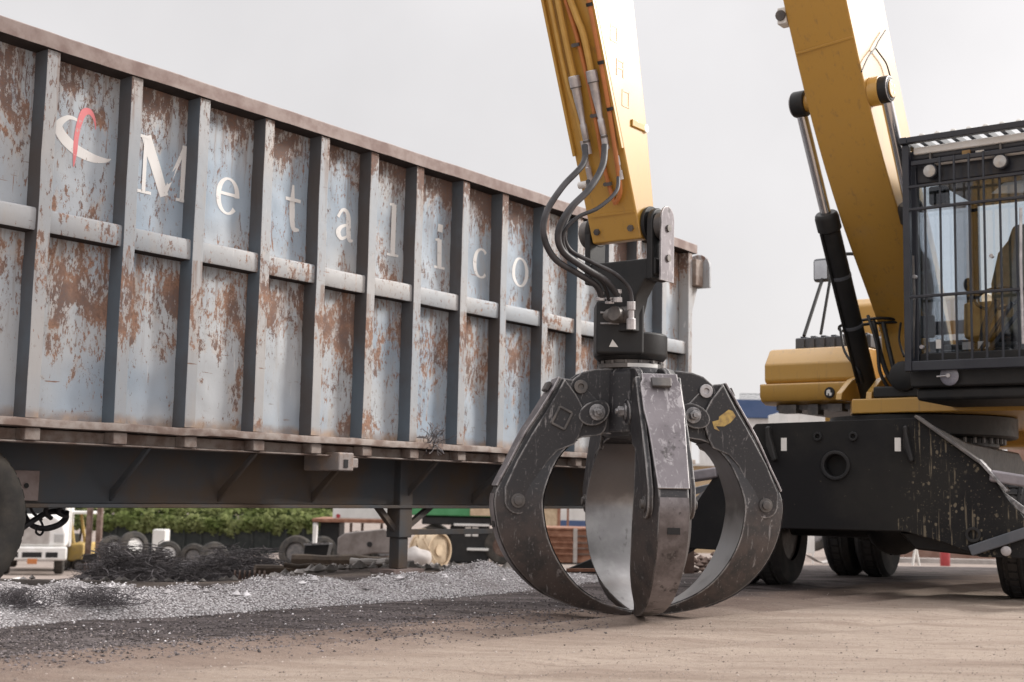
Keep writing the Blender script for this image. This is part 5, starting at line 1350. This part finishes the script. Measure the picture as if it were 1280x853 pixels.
# tangled wire heap
t, B = bg_thing('wire_heap', 'long tangled heap of dark scrap wire under the trailer', 'scrap heap', 245, 15.5)
rr = random.Random(21); a = B(112, 726); b = B(385, 722)
def heap_h(u):  # outline of the heap along its length
    return .43*min(1, u*9)*min(1, (1-u)*4.5)*(1+.22*math.sin(u*9+.5)+.12*math.sin(u*23))
nu, nv = 60, 14; vs = []
for i in range(nu+1):
    u = i/nu
    for j in range(nv+1):
        v = j/nv; x = a.x + (b.x-a.x)*u; h_ = heap_h(u)*math.sin(math.pi*v)**.6*.80
        vs.append((x, -.55+1.5*v, h_*(1+.25*noise.noise((x*4, v*4, 0))) - .03))
fs = [(i*(nv+1)+j, i*(nv+1)+j+1, (i+1)*(nv+1)+j+1, (i+1)*(nv+1)+j) for i in range(nu) for j in range(nv)]
MB().add(vs, fs).build('packed_core', M['wire'], t, smooth=0)
g = MB(); g2 = MB()
for n_ in range(3400):
    u = rr.random(); x = a.x + (b.x-a.x)*u; h_ = heap_h(u); v = rr.random()
    p = V((x, -.6+1.5*v*.8, h_*math.sin(math.pi*min(1, v*.9+.05))*rr.uniform(.3, 1.05)))
    r0 = rr.uniform(.03, .13); ax1 = V((rr.gauss(0, 1), rr.gauss(0, .6), rr.gauss(0, .6))).normalized(); ax2 = ax1.orthogonal().normalized()
    ax2 = (ax2*math.cos(n_) + ax1.cross(ax2)*math.sin(n_)); sp0 = rr.uniform(0, 6.28); tot_ = rr.uniform(2, 5)
    pts = [p + ax1*r0*math.cos(sp0+tot_*i/6) + ax2*r0*math.sin(sp0+tot_*i/6) + V((.03*i*rr.uniform(-1, 1), 0, .01*i)) for i in range(7)]
    pts = [V((q.x, q.y, max(.01, q.z))) for q in pts]
    (g if n_ % 4 else g2).tube(pts, rr.choice((.002, .003, .0045)), 4)
M['wire2'] = simple('bright_wire', (.17, .155, .16), (.10, .09, .095), 8, .6, .4, 0)
o = g.build('dark_wires', M['wire'], t, fix=False, smooth=60); tag(o, kind='stuff')
o = g2.build('bright_wires', M['wire2'], t, fix=False, smooth=60); tag(o, kind='stuff')
# scrap caught on the trailer's flange
q0 = on_plane(540, 551, TA + NN*.03, NN)
t = thing('wire_tangle', 'small tangle of wire caught on the trailer flange left of the grapple', 'wire', q0, D)
g = MB(); rr = random.Random(77)
for n_ in range(46):
    p = V((rr.gauss(0, .05), rr.gauss(0, .015), rr.gauss(0, .03))); pts = [p]
    d_ = V((rr.gauss(0, 1), rr.gauss(0, .5), rr.gauss(0, 1))).normalized()
    for i in range(6): d_ = (d_ + V((rr.gauss(0, .6), rr.gauss(0, .3), rr.gauss(0, .6)))).normalized(); pts.append(pts[-1] + d_*.025)
    g.tube(pts, .0035, 5)
tag(g.build('strands', M['wire2'], t, fix=False), kind='stuff')
for px, py, sc_, lab in ((118, 748, 1.0, 'dark wiry clump on the gravel ridge under the second trailer panel'), (18, 750, .8, 'dark wiry clump on the gravel ridge beside the trailer wheel')):
    q = on_z(px, py, .10); t = thing('wire_clump', lab, 'wire', (q.x, q.y, zg(q.x, q.y)+.07), (1, .2, 0)); g = MB(); rr = random.Random(px)
    for n_ in range(320):
        p = V((rr.gauss(0, .11)*sc_, rr.gauss(0, .06), abs(rr.gauss(0, .03)))); pts = [p]; d_ = V((rr.gauss(0, 1), rr.gauss(0, .6), rr.gauss(0, .4))).normalized()
        for i in range(5):
            d_ = (d_ + V((rr.gauss(0, .6), rr.gauss(0, .4), rr.gauss(0, .4)))).normalized(); e_ = pts[-1] + d_*.025; e_.z = max(.0, min(.085, e_.z)); pts.append(e_)
        g.tube(pts, .0018, 4)
    tag(g.build('strands', M['wire2'], t, fix=False), kind='stuff')
# flat steel sheet the heap lies on, spring, rubble
t, B = bg_thing('steel_sheet', 'long flat rusty steel sheet lying in front of the wire heap', 'sheet', 245, 14.2); MB().box((B(92,728).x, -.35, .03), (B(378,728).x, .45, .05)).build('sheet', M['concrete'], t, bevel=.004)
t, B = bg_thing('coil_spring', 'rusty coil spring lying behind the gravel ridge', 'spring', 318, 13); g = MB()
g.tube([(-.17+.34*i/80, .045*math.cos(i*.55), .06+.045*math.sin(i*.55)) for i in range(81)], .011, 7); g.build('coil', M['rustdark'], t)
t, B = bg_thing('tilted_bin', 'black open bin tilted on the rubble right of the wire heap', 'bin', 398, 16)
g = MB(); g.prism([(-.15,.12),(.12,.10),(.17,.36),(-.13,.34)], lambda a, b: (a, -.1, b), (0, .35, 0)); g.build('bin_body', M['black'], t, bevel=.01)
g = MB(); g.bar((-.14, -.12, .35), (.18, -.12, .37), .02, .02); g.build('rim', M['steelworn'], t)
for px, py, dp, ln_, r, tn, lab, mt in ((385, 708, 20, .5, .025, 15, 'thin white pipe standing behind the tilted bin', 'white'),):
    t, B = bg_thing('thin_pipe', lab, 'pipe', px+11, dp); g = MB(); g.cyl(B(395, 722), B(396, 656), .035, 12); g.build('pipe', M[mt], t)
for px, py, dp, ln_, r, tn, lab in ((436, 716, 15, .62, .075, 8, 'brown log lying right of the tilted bin'), (462, 705, 17.5, .55, .055, -14, 'grey crumpled pipe beside the trailer leg'), (370, 722, 14, .40, .05, 10, 'short dark log in front of the tilted bin'), (480, 716, 14, .34, .045, -6, 'short pale log against the foot of the trailer leg'), (420, 724, 13.4, .5, .03, 4, 'thin splintered timber behind the gravel ridge')):
    t, B = bg_thing('scrap_log', lab, 'log', px, dp, None, tn); rr = random.Random(px); g = MB()
    g.tube([(-ln_+2*ln_*i/7, .03*rr.uniform(-1, 1), r+.03*rr.uniform(0, 1)) for i in range(8)], [r*rr.uniform(.8, 1.15) for _ in range(8)], 9); g.build('log', M['bark' if 'pale' not in lab and 'grey' not in lab else 'concrete'], t)
g = MB(); rg = random.Random(4)
for _ in range(260):
    px = rg.uniform(330, 640); dp = rg.uniform(12, 19); p = at(px, 620, dp); stone(g, (p.x, p.y, zg(p.x, p.y)+.02), rg.choice((.03, .045, .06, .09)))
for _ in range(60):
    px = rg.uniform(0, 330); dp = rg.uniform(10.5, 13.5); p = at(px, 620, dp); stone(g, (p.x, p.y, zg(p.x, p.y)+.01), rg.choice((.02, .03, .045)))
tag(g.build('rubble', M['rubble'] if 'rubble' in M else M['concrete'], smooth=0, fix=False), 'broken grey rubble strewn under the trailer', kind='stuff')
M['castgrey'] = simple('cast_iron', (.22, .195, .185), (.14, .12, .11), 4, .85, 0, .4, 20)
# rusty axle casting on blocks
t, B = bg_thing('axle_casting', 'heavy grey rusted axle casting with a dark hole', 'casting', 458, 22)
g = MB(); g.prism([(B(x, y).x, B(x, y).z) for x, y in ((424,672),(432,666),(480,660),(492,664),(494,690),(470,690),(450,694),(432,696),(424,692))], lambda a, b: (a, 0, b), (0, .35, 0)); ac = g.build('casting', M['castgrey'], t, bevel=.03, seg=3)
q = B(464, 679); g = MB(); g.lathe([(.045, 0), (.045, .012)], (q.x, -.001, q.z), (0, -1, 0), 16); g.build('hole', M['black'], ac)
g = MB(); g.prism([(B(x, y).x, B(x, y).z) for x, y in ((428,712),(440,698),(488,693),(494,712))], lambda a, b: (a, .05, b), (0, .3, 0)); g.build('cradle', M['rustdark'], t, bevel=.02)
# flatbed trailer with pale side, then green tipper
t, B = bg_thing('flatbed_trailer', 'old flatbed trailer with pale side board behind the trailer leg', 'trailer', 455, 38)
bbox(B, 417, 620, 512, 648, 0, .12).build('side_board', M['palewall'], t, bevel=.02)
for px in (424, 489): q = B(px, 645); g = MB(); g.lathe([(.06, 0), (.06, .02)], (q.x, -.001, q.z), (0, -1, 0), 14); g.build('red_reflector', M['red'], t)
bbox(B, 392, 648.5, 512, 653, -.05, 2.2).build('bed', M['rust'], t, bevel=.02)
bbox(B, 393, 653.5, 399, 706, -.0, .2).build('end_post', M['palewall'], t, bevel=.02)
bbox(B, 400, 653.5, 424, 706, .3, 1.6).build('tool_box', M['black'], t, bevel=.03)
for px in (438, 452, 476): bbox(B, px, 653.5, px+3, 668, .1, .2).build('strut', M['rustdark'], t)
for px in (446, 482): simple_wheel(t, B(px, 684, .3), (0, -1, 0), .48, .3)
t, B = bg_thing('tipper_truck', 'dark tipper truck with green body behind the cream reel', 'truck', 585, 36)
bbox(B, 514, 615, 645, 645, .1, 2.4).build('tipper_body', M['green'], t, bevel=.04)
bbox(B, 588, 612, 622, 644, .04, .095).build('side_sheet', M['cream'], t, bevel=.01)
bbox(B, 528, 646, 648, 656, .2, 2.2).build('frame', M['black'], t, bevel=.03)
bbox(B, 563, 656.5, 612, 703, .35, 1.2).build('fuel_box', M['black'], t, bevel=.05)
bbox(B, 568, 654, 612, 657, .15, .34).build('step', M['palewall'], t, bevel=.01)
for px in (582, 591): bbox(B, px, 658, px+7.5, 670, .30, .345).build('lamp', M['palewall'], t, bevel=.02)
bbox(B, 585, 684, 612, 687, .2, .34).build('bumper_bar', M['palewall'], t, bevel=.01)
for px in (630, 540): simple_wheel(t, B(px, 681, .25), (0, -1, 0), .52, .32, rimmat='rustdark')
for px in (630, 540): simple_wheel(t, B(px, 681, 2.2), (0, -1, 0), .52, .32)
# cream drum / reel with stand
t, B = bg_thing('cable_reel', 'cream steel reel lying on its rim right of the trailer leg', 'reel', 540, 24, turn=52)
r = 22/(FPX/24)
MB().lathe([(r, 0), (r, .035), (r*.90, .035), (r*.90, -.0), (r*.86, -.02), (r*.30, -.05), (r*.30, .02), (0, .02)], (0, -.20, r), (0, -1, 0), 36).build('flange', M['cream'], t, bevel=.004)
MB().lathe([(r*.93, 0), (r*.93, .40)], (0, -.20, r), (0, 1, 0), 32).build('drum', M['cream'], t, bevel=.01)
MB().lathe([(r, .2), (r, .24), (r*.5, .25)], (0, 0, r), (0, 1, 0), 32).build('flange', M['cream'], t, bevel=.004)
t, B = bg_thing('reel_stand', 'pale angle-iron stand leaning on the cream reel', 'stand', 530, 23.2)
g = MB()
for p, q in (((524,661),(534,661)),((524,661),(525,672)),((534,661),(533,672)),((522,680),(543,702)),((530,672),(546,700)),((522,674),(524,684))): g.bar(B(*p), B(*q), .03, .03)
g.build('stand_frame', M['cream'], t, bevel=.004)
t, B = bg_thing('sand_bag', 'crumpled grey sack between the trailer leg and the cream reel', 'sack', 524, 22); g = MB(); g.ball((0, 0, .16), .24, 18, 12, (1.05, .8, .8))
for v in g.v: v += V((noise.noise(v*6), noise.noise(v*6+V((9,0,0))), noise.noise(v*6+V((0,9,0)))))*.05
g.build('sack', M['concrete'], t, smooth=80)

# seen between the arms of the grapple
t, B = bg_thing('white_shed', 'long white sheet-metal shed with blue base stripe seen through the grapple', 'shed', 720, 50)
MB().box((B(655,660).x, 0, 0), (B(800,660).x, 8, B(700,614).z)).build('wall', M['palewall'], t)
MB().box((B(655,660).x-.1, -.15, B(700,613.8).z), (B(800,660).x+.1, 8.2, B(700,611).z)).build('roof', M['palewall'], t)
bbox(B, 655, 650, 800, 663, -.02, -.003).build('base_stripe', M['bluewall2'] if 'bluewall2' in M else M['bluewall'], t)
for i in range(28):
    x = 656+i*5.1; 
    if i % 4 == 0: bbox(B, x, 615, x+.7, 649.5, -.03, -.002).build('rib', M['palewall'], t)
t, B = bg_thing('rusty_post', 'thin red-brown post standing before the white shed', 'post', 710, 46); bbox(B, 709, 610, 711.6, 690, 0, .08).build('post', M['rust'], t)
t, B = bg_thing('framed_board', 'pale notice board in rusty frame left of the red-brown post', 'board', 688, 44)
for lo in ((675,630,679,664),(697,632,701,666),(679.1,631,696.9,635),(679.1,660,696.9,664)): bbox(B, *lo, 0, .06).build('frame', M['rust'], t)
bbox(B, 679, 635, 697, 660, .02, .05).build('panel', M['cream'], t)
for px in (677, 699): bbox(B, px-1.3, 664, px+1.3, 708, .0, .06).build('leg', M['rust'], t)
t, B = bg_thing('rusty_scrap_skip', 'low rusty ribbed steel skip seen through the left opening of the grapple', 'skip', 712, 38)
bbox(B, 672, 662, 745, 702, .1, 1.8).build('skip_body', M['rust'], t, bevel=.02)
for y in (668, 676, 683, 690): bbox(B, 672, y, 718, y+2.4, .04, .0995).build('rib', M['rust'], t, bevel=.01)
for y in (668, 676, 683, 690): bbox(B, 722, y, 745, y+2.4, .04, .0995).build('rib', M['rustdark'], t, bevel=.01)
bbox(B, 717.5, 660, 722.5, 702, .02, .099).build('corner_post', M['concrete'], t, bevel=.01)
bbox(B, 672, 659, 745, 661.8, .06, 1.82).build('rim', M['rust'], t, bevel=.02)
t, B = bg_thing('steel_offcut', 'black bent steel plate leaning behind the grapple', 'offcut', 742, 14.5)
g = MB(); g.prism([(B(x, y).x, B(x, y).z) for x, y in ((707,716),(712,710),(745,696),(790,690),(800,722),(760,735),(722,733))], lambda a, b: (a, .15*b, b), (0, .05, .01)); g.build('plate', M['black'], t, bevel=.012)
t, B = bg_thing('steel_flat', 'rusty flat bar on the ground behind the grapple', 'bar', 765, 13.4); g = MB(); g.bar((-.45, 0, .03), (.6, .15, .04), .09, .03); g.build('bar', M['rust'], t, bevel=.004)
t, B = bg_thing('tree', 'green tree showing over the white shed', 'tree', 700, 66)
g = MB(); g.tube([(0, 0, 0), (.1, 0, 1.5), (.0, .1, 3)], [.22, .17, .1], 8); tk = g.build('trunk', M['bark'], t)
g = MB(); g.tube([(0, 0, 1.8), (.9, .1, 2.6), (1.5, 0, 3.2)], [.08, .06, .03], 6); g.tube([(0, 0, 2.0), (-.9, .1, 2.8), (-1.5, 0, 3.4)], [.08, .06, .03], 6); g.build('limbs', M['bark'], tk)
leaf_mass('crown', t, M['leaf2'], (0, 0, 3.0), (4.5, 3, 2.2), 4200, .12, 31, [((random.Random(i).uniform(-2.6, 2.6), random.Random(i+50).uniform(-1, 1), random.Random(i+90).uniform(-1.0, 1.2)), .75) for i in range(16)])
t, B = bg_thing('tree', 'darker green tree further right over the white shed', 'tree', 790, 68)
g = MB(); g.tube([(0, 0, 0), (.1, 0, 1.5), (.0, .1, 3)], [.22, .17, .1], 8); tk = g.build('trunk', M['bark'], t)
leaf_mass('crown', t, M['leaf2'], (0, 0, 2.6), (4, 3, 2), 3000, .12, 37, [((random.Random(i+7).uniform(-2.0, 2.0), random.Random(i+57).uniform(-1, 1), random.Random(i+97).uniform(-.8, .9)), .7) for i in range(12)])
t, B = bg_thing('tan_shed', 'small tan shed behind the far end of the trailer', 'shed', 880, 44); bbox(B, 862, 583, 900, 690, 0, 3).build('wall', M['tanwall'], t); bbox(B, 860, 580, 902, 582.8, -.2, 3.2).build('roof', M['palewall'], t)
for px0, py0, px1, py1, dp, lab in ((838, 622, 905, 604, 17, 'grey steel beam propped up behind the right grapple arm'), (862, 662, 930, 694, 14, 'grey steel channel sloping down behind the right grapple arm')):
    t, B = bg_thing('steel_beam', lab, 'beam', (px0+px1)/2, dp); g = MB(); a, b = B(px0, py0), B(px1, py1); g.bar(a, b, .12, .09); g.build('beam', M['greyplastic'], t, bevel=.008)
    for q in (a, b): g = MB(); g.box((q.x-.05, -.03, -.02), (q.x+.05, .07, max(.02, q.z-.05))); g.build('prop', M['rustdark'], t)
t, B = bg_thing('junk_pile', 'small brown pile of broken scrap behind the front grapple arm', 'scrap', 872, 16); rg = random.Random(9); g = MB()
for _ in range(60): stone(g, (rg.uniform(-.35, .35), rg.uniform(-.2, .3), rg.uniform(0, .22)), rg.uniform(.03, .08))
tag(g.build('pieces', M['rustdark'], t, smooth=0, fix=False), kind='stuff')

# far right: blue topped warehouse, white truck body, sheds under the machine
t, B = bg_thing('warehouse', 'distant warehouse with dark blue band and white wall behind the handler', 'warehouse', 960, 75)
MB().box((B(912,530).x, 0, 0), (B(1010,530).x, 12, B(950,524).z)).build('wall', M['palewall'], t)
MB().box((B(912,530).x-.1, -.3, B(950,523.5).z), (B(986,530).x, 12.3, B(950,501).z)).build('blue_band', M['bluewall'], t)
g = MB()
for i in range(14): x = B(926+i*2, 500).x; g.bar((x, .2, B(950,501).z), (x, .2, B(950,493).z), .025, .025)
g.bar((B(926,493).x, .2, B(950,493).z), (B(953,493).x, .2, B(950,493).z), .03, .03); g.build('roof_railing', M['greyplastic'], t)
t, B = bg_thing('box_trailer', 'white box trailer standing behind the handler tank', 'trailer', 1030, 34)
bbox(B, 984, 514, 1120, 620, 0, 2.5).build('box', M['palewall'], t, bevel=.03)
for px in (1000, 1040, 1080): bbox(B, px, 516, px+1.2, 618, -.02, -.001).build('rib', M['white'], t)
bbox(B, 1000, 621, 1110, 630, .4, 2.0).build('chassis', M['black'], t)
bbox(B, 1040, 516, 1046, 520, -.05, -.002).build('marker_lamp', M['red'], t)
for px in (1020, 1060): simple_wheel(t, B(px, 665, .3), (0, -1, 0), .5, .3)
t, B = bg_thing('notice_board', 'white board standing under the handler between its wheels', 'board', 1008, 26); bbox(B, 998, 655, 1018, 690, 0, .04).build('panel', M['white'], t); 
for px in (1000, 1016): bbox(B, px-.8, 690, px+.8, 706, 0, .04).build('leg', M['white'], t)
t, B = bg_thing('bent_sheet', 'curled grey metal sheet on the ground under the handler', 'sheet', 1035, 21); g = MB()
vs = []; 
for i in range(15):
    u = -.9+1.8*i/14
    for y in (-.2, .25): vs += [V((u*.5, y, .05+.14*u*u+.03*math.sin(u*7)))]
g.add(vs, [(2*i, 2*i+2, 2*i+3, 2*i+1) for i in range(14)]); o = g.build('sheet', M['concrete'], t, smooth=60, fix=False); sm = o.modifiers.new('thick', 'SOLIDIFY'); sm.thickness = .012
t, B = bg_thing('brown_shed', 'low brown shed with pale kerb under the handler at far right', 'shed', 1220, 48)
MB().box((B(1130,690).x, 0, 0), (B(1330,690).x, 6, B(1200,640).z)).build('wall', M['brick'], t)
MB().box((B(1130,690).x-.1, -.4, B(1200,639.5).z), (B(1330,690).x+.1, 6.3, B(1200,632).z)).build('roof', M['rustdark'], t)
MB().box((B(1100,690).x, -2.0, 0), (B(1360,690).x, -1.6, .22)).build('kerb', M['concrete'], t, bevel=.02)
t, B = bg_thing('red_canister', 'red canister with white collar standing beside the handler wheel', 'canister', 1180, 38)
g = MB(); g.lathe([(0, 0), (.135, 0), (.14, .02), (.14, .58), (.10, .66), (.05, .68), (0, .68)], (0, 0, 0), (0, 0, 1), 22); cn_ = g.build('canister', M['red'], t)
g = MB(); g.lathe([(.141, .50), (.143, .50), (.143, .58), (.141, .58)], (0, 0, 0), (0, 0, 1), 22); g.build('collar', M['white'], cn_)
t, B = bg_thing('trestle', 'white folding trestle under the handler left of the red canister', 'trestle', 1130, 36)
for x in (-.3, .3):
    g = MB(); g.bar((x, 0, .55), (x-.14, -.15, 0), .05, .05); g.build('leg', M['white'], t); g = MB(); g.bar((x, 0, .55), (x+.14, .15, 0), .05, .05); g.build('leg', M['white'], t)
MB().box((-.5, -.05, .55), (.5, .05, .63)).build('beam', M['white'], t)
t, B = bg_thing('loader_tyre', 'huge dusty brown lugged tyre behind the handler at the right edge', 'tyre', 1342, 17.5)
r = 1.02; e = MB(); e.lathe([(r*.5, .0), (r*.75, .02), (r*.94, .0), (r*.97, -.06), (r*.97, -.5), (r*.94, -.56), (r*.75, -.58), (r*.5, -.56)], (0, -.3, r), (-.8, -.6, 0), 48, cap=False)
ax = V((-.8, -.6, 0)).normalized(); u0 = V((0, 0, 1)); u1 = ax.cross(u0)
M['dusttyre'] = simple('dusty_brown_tyre', (.20, .165, .135), (.14, .115, .095), 4, .9, 0, .4, 30)
for k_ in range(26):
    a_ = 2*math.pi*k_/26; rd = u0*math.cos(a_)+u1*math.sin(a_); c_ = V((0, -.3, r))
    e.bar(c_+rd*r*.985-ax*.05, c_+rd*r*.985-ax*.29, .05, .09, rd.cross(ax)); a2 = a_+math.pi/26; rd = u0*math.cos(a2)+u1*math.sin(a2); e.bar(c_+rd*r*.985-ax*.28, c_+rd*r*.985-ax*.52, .05, .09, rd.cross(ax))
e.build('tyre', M['dusttyre'], t); MB().lathe([(r*.5, -.03), (r*.45, -.1), (r*.2, -.08), (0, -.05)], (0, -.3, r), (-.8, -.6, 0), 30).build('rim', M['yellowold'], t)
t, B = bg_thing('pink_hoarding', 'faded pink hoarding showing at the right edge behind the cab', 'hoarding', 1300, 40); bbox(B, 1262, 505, 1400, 680, 0, .1).build('panel', M['pink'] if 'pink' in M else M['brick'], t)
for px in (1270, 1330, 1390): bbox(B, px-1.5, 505, px+1.5, 690, .11, .2).build('post', M['rustdark'], t)
